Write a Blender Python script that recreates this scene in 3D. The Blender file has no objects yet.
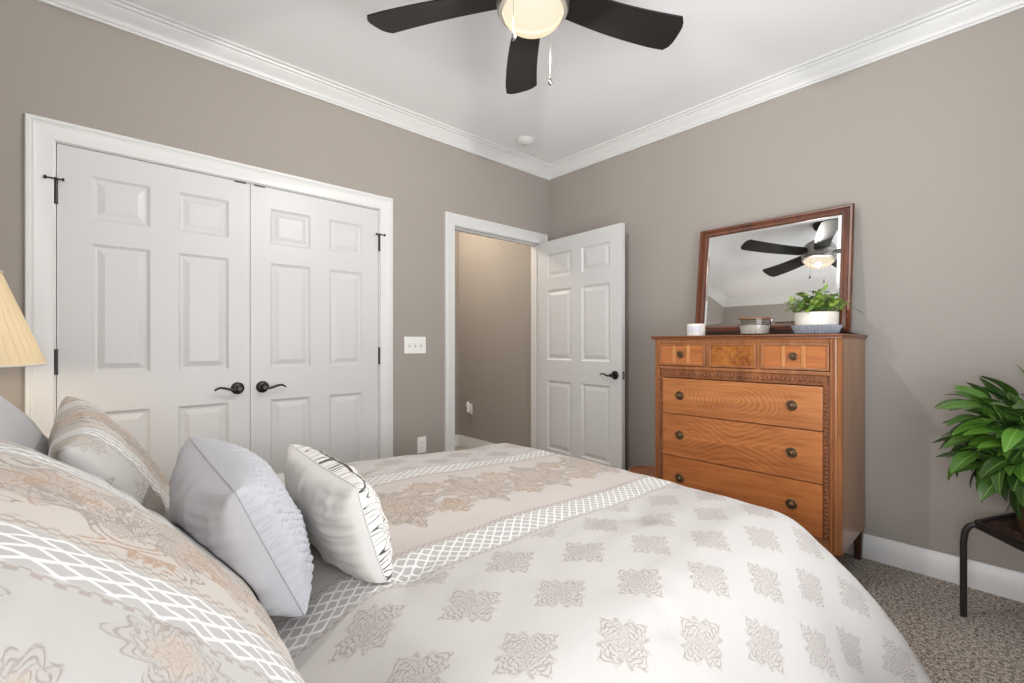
import bpy, bmesh, math, random
from math import sin, cos, pi, radians, sqrt, atan2, exp
from mathutils import Vector, Matrix, noise

random.seed(7)
SC = bpy.context.scene
COL = SC.collection

# ------------------------------------------------------------------ camera
cam_d = bpy.data.cameras.new('camera')
cam = bpy.data.objects.new('camera', cam_d)
COL.objects.link(cam)
cam.location = (-3.046, -2.856, 1.149)
cam.rotation_euler = (radians(90), 0, radians(47.80 - 90))
cam_d.sensor_width = 36
cam_d.lens = 36 * 454.6 / 1024
cam_d.shift_y = 2.2 / 1024
cam_d.clip_start = 0.02
SC.camera = cam

# ------------------------------------------------------------------ world, exposure
W_ = bpy.data.worlds.new('world')
SC.world = W_
W_.use_nodes = True
bgn = W_.node_tree.nodes['Background']
bgn.inputs['Color'].default_value = (0.80, 0.88, 1.0, 1)
bgn.inputs['Strength'].default_value = 1.0
SC.view_settings.view_transform = 'Standard'
SC.view_settings.look = 'None'
SC.view_settings.gamma = 1
SC.view_settings.use_curve_mapping = False
SC.view_settings.exposure = 0.2

# room dimensions
XL, YB, H = -3.75, -3.40, 2.742      # head wall, back wall, ceiling


def area_light(name, loc, rot, sx, sy, power, color):
    d = bpy.data.lights.new(name, 'AREA')
    d.shape = 'RECTANGLE'
    d.size, d.size_y, d.energy, d.color = sx, sy, power, color
    o = bpy.data.objects.new(name, d)
    COL.objects.link(o)
    o.location, o.rotation_euler = loc, rot
    return o


def point_light(name, loc, power, color, r=0.05, parent=None):
    d = bpy.data.lights.new(name, 'POINT')
    d.energy, d.color, d.shadow_soft_size = power, color, r
    o = bpy.data.objects.new(name, d)
    COL.objects.link(o)
    o.location = loc
    if parent:
        o.parent = parent
    return o


# daylight through the wide window behind the camera: aimed up to brighten the ceiling
area_light('window_daylight', (-2.0, YB - 0.35, 1.05), (radians(145), 0, 0), 1.7, 1.3, 58, (0.96, 0.98, 1.0))
area_light('added_side_fill', (XL - 0.30, -2.86, 1.15), (0, radians(-125), 0), 1.2, 0.72, 60, (0.96, 0.98, 1.0))  # added fill through an unseen side window, lifts the right wall
point_light('fan_bulb_light', (-1.853, -1.656, 2.742 - 0.400), 118, (1.0, 0.985, 0.96), 0.02)
point_light('hall_light', (-0.85, 0.95, 2.55), 24.0, (1.0, 0.88, 0.72), 0.08)
point_light('bedside_bulb_light', (-3.387, -0.562, 1.112), 19, (1.0, 0.87, 0.68), 0.04)


# ------------------------------------------------------------------ node helpers
class E:
    """a shader value: arithmetic builds Math nodes"""
    nt = None

    def __init__(s, k): s.k = k

    @staticmethod
    def m(op, *a, clamp=False):
        n = E.nt.nodes.new('ShaderNodeMath')
        n.operation = op
        n.use_clamp = clamp
        for i, x in enumerate(a):
            if isinstance(x, E): E.nt.links.new(x.k, n.inputs[i])
            else: n.inputs[i].default_value = x
        return E(n.outputs[0])

    def __add__(s, o): return E.m('ADD', s, o)
    __radd__ = __add__
    def __sub__(s, o): return E.m('SUBTRACT', s, o)
    def __rsub__(s, o): return E.m('SUBTRACT', o, s)
    def __mul__(s, o): return E.m('MULTIPLY', s, o)
    __rmul__ = __mul__
    def __truediv__(s, o): return E.m('DIVIDE', s, o)


def Sin(x): return E.m('SINE', x)
def Cos(x): return E.m('COSINE', x)
def Abs(x): return E.m('ABSOLUTE', x)
def Fr(x): return E.m('FRACT', x)
def Sq(x): return E.m('SQRT', x)
def At(a, b): return E.m('ARCTAN2', a, b)
def Mx(a, b): return E.m('MAXIMUM', a, b)
def Mn(a, b): return E.m('MINIMUM', a, b)


def step(x, lo, hi):
    """0 below lo, 1 above hi"""
    n = E.nt.nodes.new('ShaderNodeMapRange')
    n.interpolation_type = 'SMOOTHSTEP'
    E.nt.links.new(x.k, n.inputs['Value'])
    n.inputs['From Min'].default_value = lo
    n.inputs['From Max'].default_value = hi
    return E(n.outputs['Result'])


def under(x, lo, hi): return 1.0 - step(x, lo, hi)
def band(x, a, b, s=0.003): return step(x, a - s, a + s) * under(x, b - s, b + s)


def col(c): return (c[0], c[1], c[2], 1.0)


def srgb(r, g, b):
    f = lambda v: (v / 255) / 12.92 if v < 10.3 else ((v / 255 + 0.055) / 1.055) ** 2.4
    return (f(r), f(g), f(b))


def mixc(fac, a, b):
    n = E.nt.nodes.new('ShaderNodeMix')
    n.data_type = 'RGBA'
    if isinstance(fac, E): E.nt.links.new(fac.k, n.inputs[0])
    else: n.inputs[0].default_value = fac
    for i, x in ((6, a), (7, b)):
        if isinstance(x, tuple): n.inputs[i].default_value = col(x)
        else: E.nt.links.new(x, n.inputs[i])
    return n.outputs[2]


def new_mat(name, rough=0.6, metallic=0.0, base=(0.8, 0.8, 0.8), spec=None):
    m = bpy.data.materials.new(name)
    m.use_nodes = True
    E.nt = m.node_tree
    b = m.node_tree.nodes['Principled BSDF']
    b.inputs['Roughness'].default_value = rough
    b.inputs['Metallic'].default_value = metallic
    b.inputs['Base Color'].default_value = col(base)
    if spec is not None: b.inputs['Specular IOR Level'].default_value = spec
    return m, b


def coords(kind='Object'):
    n = E.nt.nodes.new('ShaderNodeTexCoord')
    return n.outputs[kind]


def sep(v):
    n = E.nt.nodes.new('ShaderNodeSeparateXYZ')
    E.nt.links.new(v, n.inputs[0])
    return E(n.outputs[0]), E(n.outputs[1]), E(n.outputs[2])


def mapped(v, scale=(1, 1, 1), loc=(0, 0, 0)):
    n = E.nt.nodes.new('ShaderNodeMapping')
    n.inputs['Scale'].default_value = scale
    n.inputs['Location'].default_value = loc
    E.nt.links.new(v, n.inputs[0])
    return n.outputs[0]


def noise_n(v, scale, detail=3, rough=0.5, dist=0.0):
    n = E.nt.nodes.new('ShaderNodeTexNoise')
    E.nt.links.new(v, n.inputs['Vector'])
    n.inputs['Scale'].default_value = scale
    n.inputs['Detail'].default_value = detail
    n.inputs['Roughness'].default_value = rough
    n.inputs['Distortion'].default_value = dist
    return E(n.outputs['Fac'])


def bump(b, h, strength=0.3, dist=0.01):
    n = E.nt.nodes.new('ShaderNodeBump')
    n.inputs['Strength'].default_value = strength
    n.inputs['Distance'].default_value = dist
    E.nt.links.new(h.k, n.inputs['Height'])
    E.nt.links.new(n.outputs[0], b.inputs['Normal'])


def setc(b, s): E.nt.links.new(s, b.inputs['Base Color'])


# ------------------------------------------------------------------ materials
def paint(name, c, rough=0.6, bstr=0.08, sc=220):
    m, b = new_mat(name, rough, base=c)
    v = coords()
    n = noise_n(v, sc, 2)
    bump(b, n, bstr, 0.002)
    n2 = noise_n(v, 1.3, 2)
    setc(b, mixc(n2, tuple(x * 0.97 for x in c), tuple(min(1, x * 1.03) for x in c)))
    return m


M = {}
M['wall'] = paint('greige_wall_paint', srgb(161, 154, 147), 0.75)
M['ceil'] = paint('white_ceiling_paint', srgb(245, 245, 245), 0.85)
M['trim'] = paint('white_trim_paint', srgb(222, 222, 221), 0.35, 0.02)
M['door'] = paint('white_door_paint', srgb(212, 212, 212), 0.38, 0.03, 160)
M['plastic'] = new_mat('white_plastic', 0.35, base=srgb(240, 239, 236))[0]
M['slot'] = new_mat('dark_slot', 0.6, base=(0.03, 0.03, 0.03))[0]
M['bronze'] = new_mat('dark_bronze', 0.32, 0.85, (0.045, 0.040, 0.038))[0]
M['black'] = new_mat('black_metal', 0.42, 0.2, (0.022, 0.020, 0.020))[0]
M['dark_inside'] = new_mat('closet_dark', 0.9, base=(0.08, 0.08, 0.08))[0]


def carpet():
    m, b = new_mat('brown_grey_carpet', 0.95, spec=0.1)
    v = coords()
    a = noise_n(v, 72, 4, 0.8)
    c = noise_n(v, 170, 3, 0.7)
    l = noise_n(v, 3.0, 2)
    f = step(a * 0.55 + c * 0.45, 0.42, 0.58)
    dark = mixc(l, srgb(88, 80, 73), srgb(110, 101, 93))
    light = mixc(l, srgb(212, 201, 190), srgb(228, 218, 208))
    setc(b, mixc(f, dark, light))
    bump(b, a * 0.6 + c * 0.4, 1.0, 0.012)
    return m


M['carpet'] = carpet()


def wood(name, c1, c2, axis='z', scale=9.0, rough=0.33, figure=0.0, coat=0.15, stretch=0.09):
    """grain running along one axis; figure adds mirrored crotch rings round the piece's own middle"""
    m, b = new_mat(name, rough)
    v = coords()
    s = {'x': (stretch, 1, 1), 'y': (1, stretch, 1), 'z': (1, 1, stretch)}[axis]
    g = noise_n(mapped(v, s), scale * 9, 4, 0.6, 0.6)
    big = noise_n(mapped(v, s), scale, 3, 0.55, 1.2)
    f = g * 0.55 + big * 0.6
    if figure:
        x, y, z = sep(v)
        wob = noise_n(v, 7, 3)
        ay = Abs(y)
        rr = Sq(ay * ay * 1.0 + z * z * 3.2)
        if figure < 1.5:
            rings = Sin(rr * 260 + wob * 26.0)
        else:
            rings = Sin(Sq(ay * ay * 0.35 + 0.0004) * 190 - Abs(z) * 230 + wob * 14.0)
        fade = under(rr, 0.10, 0.40)
        f = f + rings * fade * 0.075
    setc(b, mixc(step(f, 0.32, 0.82), c1, c2))
    b.inputs['Coat Weight'].default_value = coat
    b.inputs['Coat Roughness'].default_value = 0.25
    bump(b, g, 0.05, 0.002)
    return m


M['w_case'] = wood('walnut_case', srgb(172, 112, 68), srgb(128, 78, 45))
M['w_side'] = wood('walnut_side_sheen', srgb(172, 128, 92), srgb(138, 96, 66), rough=0.3)  # lighter, greyer walnut: the window's sheen put into the colour
M['w_top'] = wood('walnut_top', srgb(140, 84, 48), srgb(98, 54, 30), 'y')
M['w_draw'] = wood('orange_drawer_veneer', srgb(202, 132, 78), srgb(150, 88, 46), 'y', 5, figure=1.0)
M['w_draw2'] = wood('crotch_drawer_veneer', srgb(198, 126, 72), srgb(142, 80, 42), 'y', 5, figure=2.0)
M['w_draw3'] = wood('plain_drawer_veneer', srgb(196, 122, 68), srgb(146, 82, 42), 'y', 5)
M['w_burl'] = wood('burl_veneer', srgb(204, 132, 58), srgb(112, 56, 18), 'z', 5, stretch=0.8)
M['w_strip'] = wood('light_strip', srgb(206, 146, 92), srgb(176, 112, 62), 'z')
M['w_carve'] = wood('carved_wood', srgb(158, 98, 58), srgb(96, 54, 30), 'z')
M['w_leg'] = wood('dark_leg', srgb(88, 54, 36), srgb(52, 30, 20), 'z')
M['w_mirror'] = wood('mahogany_frame', srgb(118, 62, 34), srgb(68, 32, 17), 'z', 8)
M['w_mbase'] = wood('dark_mirror_base', srgb(62, 34, 24), srgb(34, 18, 14), 'y', 8)
M['w_night'] = wood('nightstand_wood', srgb(110, 72, 48), srgb(70, 44, 30), 'x')
M['basket'] = wood('basket_wood', srgb(170, 106, 62), srgb(110, 62, 34), 'z')
M['brass'] = new_mat('aged_brass', 0.4, 0.8, (0.16, 0.10, 0.055))[0]
M['nickel'] = new_mat('brushed_nickel', 0.38, 1.0, (0.36, 0.34, 0.32))[0]
M['chrome'] = new_mat('chrome', 0.15, 1.0, (0.32, 0.31, 0.30))[0]
M['mirror'] = new_mat('mirror_silver', 0.0, 1.0, (0.86, 0.87, 0.87))[0]
M['blade'] = wood('espresso_blade', srgb(22, 20, 20), srgb(14, 13, 13), 'x', 6, rough=0.5, coat=0.0)

m, b = new_mat('fan_globe_glass', 0.3, base=(0.02, 0.02, 0.02), spec=0.0)
lw = E.nt.nodes.new('ShaderNodeLayerWeight'); lw.inputs[0].default_value = 0.35
ecol = mixc(E(lw.outputs['Facing']), (0.98, 0.88, 0.72), (0.95, 0.70, 0.42))
E.nt.links.new(ecol, b.inputs['Emission Color']); b.inputs['Emission Strength'].default_value = 0.95
tb = E.nt.nodes.new('ShaderNodeBsdfTransparent'); tb.inputs[0].default_value = (1.0, 0.97, 0.92, 1)
em = E.nt.nodes.new('ShaderNodeEmission'); E.nt.links.new(ecol, em.inputs[0]); em.inputs[1].default_value = 1.05
mx = E.nt.nodes.new('ShaderNodeMixShader'); mx.inputs[0].default_value = 0.30
E.nt.links.new(em.outputs[0], mx.inputs[1]); E.nt.links.new(tb.outputs[0], mx.inputs[2])
E.nt.links.new(mx.outputs[0], E.nt.nodes['Material Output'].inputs[0])
M['globe'] = m
m, b = new_mat('bulb_glow', 0.3)
b.inputs['Emission Color'].default_value = (1, 0.8, 0.5, 1); b.inputs['Emission Strength'].default_value = 4
M['bulb'] = m

# lamp shade: translucent pleated cloth
m = bpy.data.materials.new('cream_shade_cloth'); m.use_nodes = True; E.nt = m.node_tree
b = E.nt.nodes['Principled BSDF']; b.inputs['Base Color'].default_value = col(srgb(216, 198, 164)); b.inputs['Roughness'].default_value = 0.9
tr = E.nt.nodes.new('ShaderNodeBsdfTranslucent'); tr.inputs[0].default_value = col(srgb(252, 226, 180))
mx = E.nt.nodes.new('ShaderNodeMixShader'); mx.inputs[0].default_value = 0.026
E.nt.links.new(b.outputs[0], mx.inputs[1]); E.nt.links.new(tr.outputs[0], mx.inputs[2])
E.nt.links.new(mx.outputs[0], E.nt.nodes['Material Output'].inputs[0])
M['shade'] = m

m, b = new_mat('clear_glass', 0.02); b.inputs['Transmission Weight'].default_value = 1.0; b.inputs['IOR'].default_value = 1.3
M['glass'] = m
M['wax'] = new_mat('cream_wax', 0.5, base=srgb(238, 232, 222))[0]
M['glass_reflection'] = wood('brown_glass_reflection', srgb(150, 106, 70), srgb(104, 68, 42), 'y')  # brown of the reflection in the candle bowl's upper glass
M['white_tin'] = new_mat('white_tin', 0.4, base=srgb(236, 230, 224))[0]
M['label'] = new_mat('pale_label', 0.5, base=srgb(214, 216, 224))[0]


def speckled():
    m, b = new_mat('speckled_white_ceramic', 0.4)
    v = coords()
    f = step(noise_n(v, 90, 2, 0.5), 0.66, 0.70)
    setc(b, mixc(f, srgb(232, 226, 218), srgb(168, 158, 148)))
    return m


M['ceramic'] = speckled()
M['grey_ceramic'] = new_mat('blue_grey_ceramic', 0.45, base=srgb(150, 156, 166))[0]
M['soil'] = paint('potting_soil', srgb(58, 44, 34), 0.95, 0.6, 60)
M['stem'] = new_mat('plant_stem', 0.5, base=srgb(92, 124, 52))[0]


def leafmat(name, dark, light, edge=None):
    m, b = new_mat(name, 0.32)
    u, v, _ = sep(coords('UV'))
    r = E(E.nt.nodes.new('ShaderNodeNewGeometry').outputs['Random Per Island'])
    base = mixc(r, dark, light)
    d = Abs(v - 0.5)
    vein = under(Abs(Fr(u * 9.0 - d * 7.0) - 0.5), 0.02, 0.14) * 0.35 + under(d, 0.01, 0.05) * 0.6
    c = mixc(vein, base, edge or tuple(min(1, x * 1.9) for x in light))
    setc(b, c)
    bump(b, vein, 0.3, 0.004)
    b.inputs['Subsurface Weight'].default_value = 0.0
    return m


M['leaf_small'] = leafmat('bright_leaf', srgb(70, 112, 36), srgb(158, 186, 78), srgb(200, 214, 128))
M['leaf_big'] = leafmat('deep_leaf', srgb(18, 50, 20), srgb(84, 130, 42), srgb(136, 178, 86))

# ------------------------------------------------------------------ bed linen
LINE = srgb(138, 129, 124)
GOLD = srgb(178, 146, 108)


def medallion(a, b_, petals=8.0, rings=9.0, base=0.76):
    """lace diamond: (line mask, inside mask, f)"""
    r = Sq(a * a + b_ * b_)
    th = At(b_, a)
    R = Cos(th * 4.0) * 0.13 + Cos(th * 12.0) * 0.085 + base
    f = r / R
    inside = under(f, 0.96, 1.02)
    w = Abs(Sin(f * (rings * 2.2) + Cos(th * petals) * 1.6))
    sp = Abs(Sin(th * petals + f * 6.0))
    lines = Mx(under(w, 0.30, 0.62), under(sp, 0.20, 0.50) * 0.75)
    return lines * inside, inside, f


def cell(x, period, off):
    """signed distance to the nearest lattice line, in metres"""
    return (Fr((x - off) / period + 0.5) - 0.5) * period


def linen(name, ch, b0, b1, medal, centre_c, ground, flip=False):
    m, b = new_mat(name, 0.85, spec=0.15)
    p, q, _ = sep(coords('UV'))
    if flip: p, q = q, p
    aq = Abs(q)
    uv = coords('UV')
    n = noise_n(uv, 160, 2)
    # ---- outer field
    if medal == 'grid':
        l1, i1, _f = medallion(cell(p, 0.342, -1.83) / 0.078, cell(aq, 0.155, 0.498) / 0.060)
        l2, i2, _f = medallion(cell(p, 0.342, -2.001) / 0.078, cell(aq, 0.155, 0.4205) / 0.060)
        ml, mi = Mx(l1, l2), Mx(i1, i2)
        mi = mi * step(aq, b1 + 0.018, b1 + 0.022)
        ml = ml * step(aq, b1 + 0.018, b1 + 0.022)
        gold = None
    else:
        l1, i1, f1 = medallion(cell(p, 0.21, 0.02) / 0.075, (aq - b1 - 0.045) / 0.065, 6.0, 8.0)
        l2, i2, f2 = medallion(cell(p, 0.21, 0.125) / 0.05, (aq - b1 - 0.13) / 0.05, 6.0, 7.0)
        ml, mi = Mx(l1, l2), Mx(i1, i2)
        gold = under(Mn(f1, f2), 0.35, 0.6)
    # ---- centre: chain of large flowers with gold leaves
    pc = 0.30 if medal == 'grid' else 0.17
    hh = ch * 0.74
    c1, ci1, cf1 = medallion(cell(p, pc, 0.0) / (pc * 0.56), (q - 0.02) / hh, 10.0, 17.0, 0.72)
    c2, ci2, cf2 = medallion(cell(p, pc, pc / 2) / (pc * 0.34), (Abs(q - 0.02) - hh * 0.52) / (hh * 0.38), 6.0, 8.0, 0.72)
    brk = step(n, 0.30, 0.48)
    cl = Mx(c1, c2) * brk
    ctone = mixc(Mx(under(cf2, 0.8, 1.0), under(cf1, 0.25, 0.4)), srgb(160, 146, 134), GOLD)
    if medal == 'grid':                       # scrolling outlines inside the flowers
        pn = noise_n(uv, 16, 1.5, 0.5, 1.2)
        scr = Mx(under(Abs(pn - 0.5), 0.012, 0.034), under(Abs(pn - 0.60), 0.010, 0.026))
        cl = Mx(cl, scr * Mx(ci1, ci2) * 0.9)
        ctone = mixc(0.35, ctone, srgb(122, 106, 94))
    if medal != 'grid':                       # paisley scrolls between the flowers
        pn = noise_n(uv, 11, 1.5, 0.5, 1.0)
        scr = Mx(under(Abs(pn - 0.5), 0.012, 0.030), under(Abs(pn - 0.60), 0.010, 0.022)) * brk
        gold_zone = step(noise_n(uv, 7, 1), 0.46, 0.56)
        cl = Mx(cl, scr * 0.85)
        ctone = mixc(gold_zone, srgb(132, 122, 116), srgb(166, 126, 88))
    # ---- corded lattice band
    mid = (b0 + b1) / 2
    wv = noise_n(uv, 30, 1) * 0.35
    kp, kq = (30.0, 34.0) if medal == 'grid' else (21.0, 42.0)
    t1 = Abs(Fr(p * kp + (aq - mid) * kq + wv) - 0.5)
    t2 = Abs(Fr(p * kp - (aq - mid) * kq + wv) - 0.5)
    rope = Mx(under(t1, 0.07, 0.15), under(t2, 0.07, 0.15))
    inb = band(aq, b0, b1)
    bead = band(aq, b0 - 0.022, b0 - 0.004, 0.001) + band(aq, b1 + 0.004, b1 + 0.014, 0.001)
    beads = bead * step(Sin(p * 330.0) * Sin(aq * 420.0), -0.25, 0.15)
    # ---- compose
    centre = under(aq, b0 - 0.004, b0)
    c = mixc(centre, ground, centre_c)
    field = step(aq, b1, b1 + 0.002)
    c = mixc(ml * field * step(n, 0.34, 0.50) * (0.85 if medal == 'grid' else 0.7), c, LINE)
    if gold is not None:
        c = mixc(gold * mi * field * 0.4, c, srgb(202, 178, 150))
    c = mixc(mi * field * 0.30, c, srgb(178, 168, 162))
    c = mixc(cl * centre * under(aq, b0 - 0.03, b0 - 0.025) * 0.85, c, ctone)
    c = mixc(Mx(ci1, ci2) * centre * 0.26, c, srgb(176, 158, 142))
    latc = mixc(rope, srgb(182, 179, 177), srgb(232, 230, 227))
    c = mixc(inb, c, latc)
    c = mixc(beads * 0.7, c, srgb(158, 146, 136))
    setc(b, c)
    hgt = rope * inb * 1.0 + (ml * field + cl * centre) * 0.5 + n * 0.2 + noise_n(uv, 900, 1) * 0.12
    bump(b, hgt, 0.35, 0.004)
    b.inputs['Sheen Weight'].default_value = 0.15
    return m


M['comforter'] = linen('embroidered_comforter_cloth', 0.24, 0.250, 0.340, 'grid', srgb(196, 188, 183), srgb(191, 187, 183))
M['sham'] = linen('embroidered_sham_cloth', 0.14, 0.150, 0.225, 'flowers', srgb(226, 212, 196), srgb(228, 225, 220))


def cloth(name, c, sc=700, bs=0.15):
    m, b = new_mat(name, 0.88, base=c, spec=0.15)
    v = coords('UV')
    bump(b, noise_n(v, sc, 2) + noise_n(v, 25, 3) * 0.6, bs, 0.004)
    b.inputs['Sheen Weight'].default_value = 0.2
    return m


M['grey_cloth'] = cloth('silver_grey_cotton', srgb(184, 183, 187))
M['ruffle'] = cloth('silver_grey_ruffle', srgb(182, 182, 187))
b_ = M['ruffle'].node_tree.nodes['Principled BSDF']
E.nt = M['ruffle'].node_tree
x_, y_, z_ = sep(coords('UV'))
u_ = (x_ + y_) / 0.021 + Sin(y_ * 30.0) * 0.25
v_ = (x_ - y_) / 0.021 + Sin(x_ * 27.0) * 0.25
bump(b_, E.m('POWER', Abs(Sin(u_ * pi) * Sin(v_ * pi)), 0.6), 0.30, 0.008)
M['white_cloth'] = cloth('white_cotton', srgb(214, 212, 207))
M['mid_grey'] = cloth('plain_grey_cotton', srgb(176, 175, 177))
M['headcloth'] = cloth('grey_upholstery', srgb(150, 148, 148))
M['mattress'] = cloth('mattress_ticking', srgb(232, 230, 226))


def scroll():
    m, b = new_mat('black_scroll_embroidery', 0.85, spec=0.15)
    v = coords('UV')
    n = noise_n(v, 24, 1.0, 0.4, 1.2)
    ln = under(Abs(n - 0.5), 0.008, 0.020)
    x, y, _ = sep(v)
    dots = under(Abs(n - 0.62), 0.005, 0.013)
    br = under(Abs(Abs(y) - 0.105), 0.002, 0.004)
    setc(b, mixc(Mx(Mx(ln, dots), br), srgb(226, 223, 218), srgb(86, 82, 82)))
    bump(b, ln, 0.3, 0.003)
    return m


M['scroll'] = scroll()


# ------------------------------------------------------------------ geometry helpers
def thing(name, label, cat, loc=(0, 0, 0), rot=(0, 0, 0), group=None):
    o = bpy.data.objects.new(name, None)
    o.empty_display_size = 0.1
    COL.objects.link(o)
    o.location = loc
    o.rotation_euler = rot
    o['label'] = label
    o['category'] = cat
    if group: o['group'] = group
    return o


def tag(o, label, cat, group=None):
    o['label'] = label
    o['category'] = cat
    if group: o['group'] = group
    return o


def obj(name, bm, mat, parent=None, smooth=None, off=None, label=None):
    if off is not None:
        bmesh.ops.translate(bm, vec=-Vector(off), verts=bm.verts)
    bmesh.ops.recalc_face_normals(bm, faces=bm.faces)
    me = bpy.data.meshes.new(name)
    bm.to_mesh(me)
    bm.free()
    if isinstance(mat, str): mat = M[mat]
    me.materials.append(mat)
    if smooth:
        me.polygons.foreach_set('use_smooth', [True] * len(me.polygons))
        if smooth < 180: me.set_sharp_from_angle(angle=radians(smooth))
    o = bpy.data.objects.new(name, me)
    COL.objects.link(o)
    if parent: o.parent = parent
    if label: o['label'] = label
    return o


def struct(name, bm, mat, parent=None, smooth=None, off=None):
    o = obj(name, bm, mat, parent, smooth, off)
    if not parent: o['kind'] = 'structure'
    return o


def B(): return bmesh.new()


def box(bm, x0, x1, y0, y1, z0, z1, bev=0.0, seg=2):
    r = bmesh.ops.create_cube(bm, size=1)
    vs = r['verts']
    for v in vs:
        v.co = Vector(((x0 + x1) / 2 + v.co.x * (x1 - x0), (y0 + y1) / 2 + v.co.y * (y1 - y0), (z0 + z1) / 2 + v.co.z * (z1 - z0)))
    if bev:
        es = list({e for v in vs for e in v.link_edges})
        bmesh.ops.bevel(bm, geom=es, offset=bev, segments=seg, affect='EDGES', profile=0.5)
    return bm


def prism(bm, pts, axis, a, b):
    """polygon of 2-D points extruded along an axis; axis 'x': pts=(y,z); 'y': (x,z); 'z': (x,y)"""
    def mk(p, t):
        return {'x': (t, p[0], p[1]), 'y': (p[0], t, p[1]), 'z': (p[0], p[1], t)}[axis]
    A = [bm.verts.new(mk(p, a)) for p in pts]
    Bv = [bm.verts.new(mk(p, b)) for p in pts]
    n = len(pts)
    for i in range(n):
        bm.faces.new((A[i], A[(i + 1) % n], Bv[(i + 1) % n], Bv[i]))
    bm.faces.new(A); bm.faces.new(Bv)
    return bm


def lathe(bm, prof, seg=32, centre=(0, 0, 0), axis='z', ripple=None):
    """prof: list of (r, h); ends with r=0 close to a point"""
    rings = []
    cx, cy, cz = centre
    for r, h in prof:
        ring = []
        for i in range(seg):
            a = 2 * pi * i / seg
            rr = r + (ripple(i, r, h) if ripple else 0)
            u, w = rr * cos(a), rr * sin(a)
            co = {'z': (cx + u, cy + w, cz + h), 'y': (cx + u, cy + h, cz + w), 'x': (cx + h, cy + u, cz + w)}[axis]
            ring.append(bm.verts.new(co))
            if r == 0: break
        rings.append(ring)
    for a, b_ in zip(rings, rings[1:]):
        for i in range(seg):
            j = (i + 1) % seg
            if len(a) == 1 and len(b_) == 1: continue
            if len(a) == 1: bm.faces.new((a[0], b_[j], b_[i]))
            elif len(b_) == 1: bm.faces.new((a[i], a[j], b_[0]))
            else: bm.faces.new((a[i], a[j], b_[j], b_[i]))
    for ring, rev in ((rings[0], True), (rings[-1], False)):
        if len(ring) > 1: bm.faces.new(ring[::-1] if rev else ring)
    return bm


def tube(bm, pts, rad, seg=10, flat=None):
    """tube through points; rad a number or list; flat=(a,b) scales the cross-section"""
    pts = [Vector(p) for p in pts]
    n = len(pts)
    rads = rad if isinstance(rad, (list, tuple)) else [rad] * n
    up = None
    rings = []
    for i, p in enumerate(pts):
        d = (pts[min(i + 1, n - 1)] - pts[max(i - 1, 0)]).normalized()
        if up is None:
            up = Vector((0, 0, 1)) if abs(d.z) < 0.9 else Vector((1, 0, 0))
        up = (up - d * up.dot(d)).normalized()
        s = d.cross(up)
        ring = []
        for k in range(seg):
            a = 2 * pi * k / seg
            fa, fb = flat or (1, 1)
            ring.append(bm.verts.new(p + (s * cos(a) * fa + up * sin(a) * fb) * rads[i]))
        rings.append(ring)
    for a, b_ in zip(rings, rings[1:]):
        for k in range(seg):
            bm.faces.new((a[k], a[(k + 1) % seg], b_[(k + 1) % seg], b_[k]))
    bm.faces.new(rings[0][::-1]); bm.faces.new(rings[-1])
    return bm


def bez(pts, n=8):
    """Catmull-Rom through points"""
    P = [Vector(p) for p in pts]
    P = [P[0] * 2 - P[1]] + P + [P[-1] * 2 - P[-2]]
    out = []
    for i in range(1, len(P) - 2):
        for k in range(n):
            t = k / n
            a, b_, c, d = P[i - 1], P[i], P[i + 1], P[i + 2]
            out.append(0.5 * ((2 * b_) + (c - a) * t + (2 * a - 5 * b_ + 4 * c - d) * t * t + (3 * b_ - a - 3 * c + d) * t ** 3))
    out.append(P[-2])
    return out


# ------------------------------------------------------------------ room shell
CL0, CL1 = -3.190, -1.660          # closet opening
EN0, EN1 = -1.043, -0.112          # entry opening
ZO = 2.044                         # head of both openings
TH = 0.12

bm = B(); box(bm, XL - 0.6, 0.4, YB - 0.6, 2.2, -0.10, 0.0); struct('floor', bm, 'carpet')
bm = B(); box(bm, XL - 0.2, 0.2, YB - 0.2, 1.6, H, H + 0.1); struct('ceiling', bm, 'ceil')
J = 0.02
bm = B()
box(bm, XL, CL0 - J, 0, TH, 0, H)
box(bm, CL0 - J, CL1 + J, 0, TH, ZO + J, H)
box(bm, CL1 + J, EN0 - J, 0, TH, 0, H)
box(bm, EN0 - J, EN1 + J, 0, TH, ZO + J, H)
box(bm, EN1 + J, 0, 0, TH, 0, H)
struct('wall_left', bm, 'wall')
bm = B(); box(bm, 0, TH, YB - TH, 0.12, 0, H); struct('wall_right', bm, 'wall')
bm = B()
wy0, wy1, wz0, wz1 = -3.22, -2.50, 0.75, 2.25  # opening for the added side window
box(bm, XL - TH, XL, YB - TH, wy0, 0, H); box(bm, XL - TH, XL, wy1, 1.5, 0, H)
box(bm, XL - TH, XL, wy0, wy1, 0, wz0); box(bm, XL - TH, XL, wy0, wy1, wz1, H)
struct('wall_head', bm, 'wall')
bm = B()
x0, x1, z0, z1 = -2.90, -1.10, 0.75, 2.25
box(bm, XL, x0, YB - TH, YB, 0, H); box(bm, x1, 0, YB - TH, YB, 0, H)
box(bm, x0, x1, YB - TH, YB, 0, z0); box(bm, x0, x1, YB - TH, YB, z1, H)
struct('wall_back', bm, 'wall')


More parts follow.
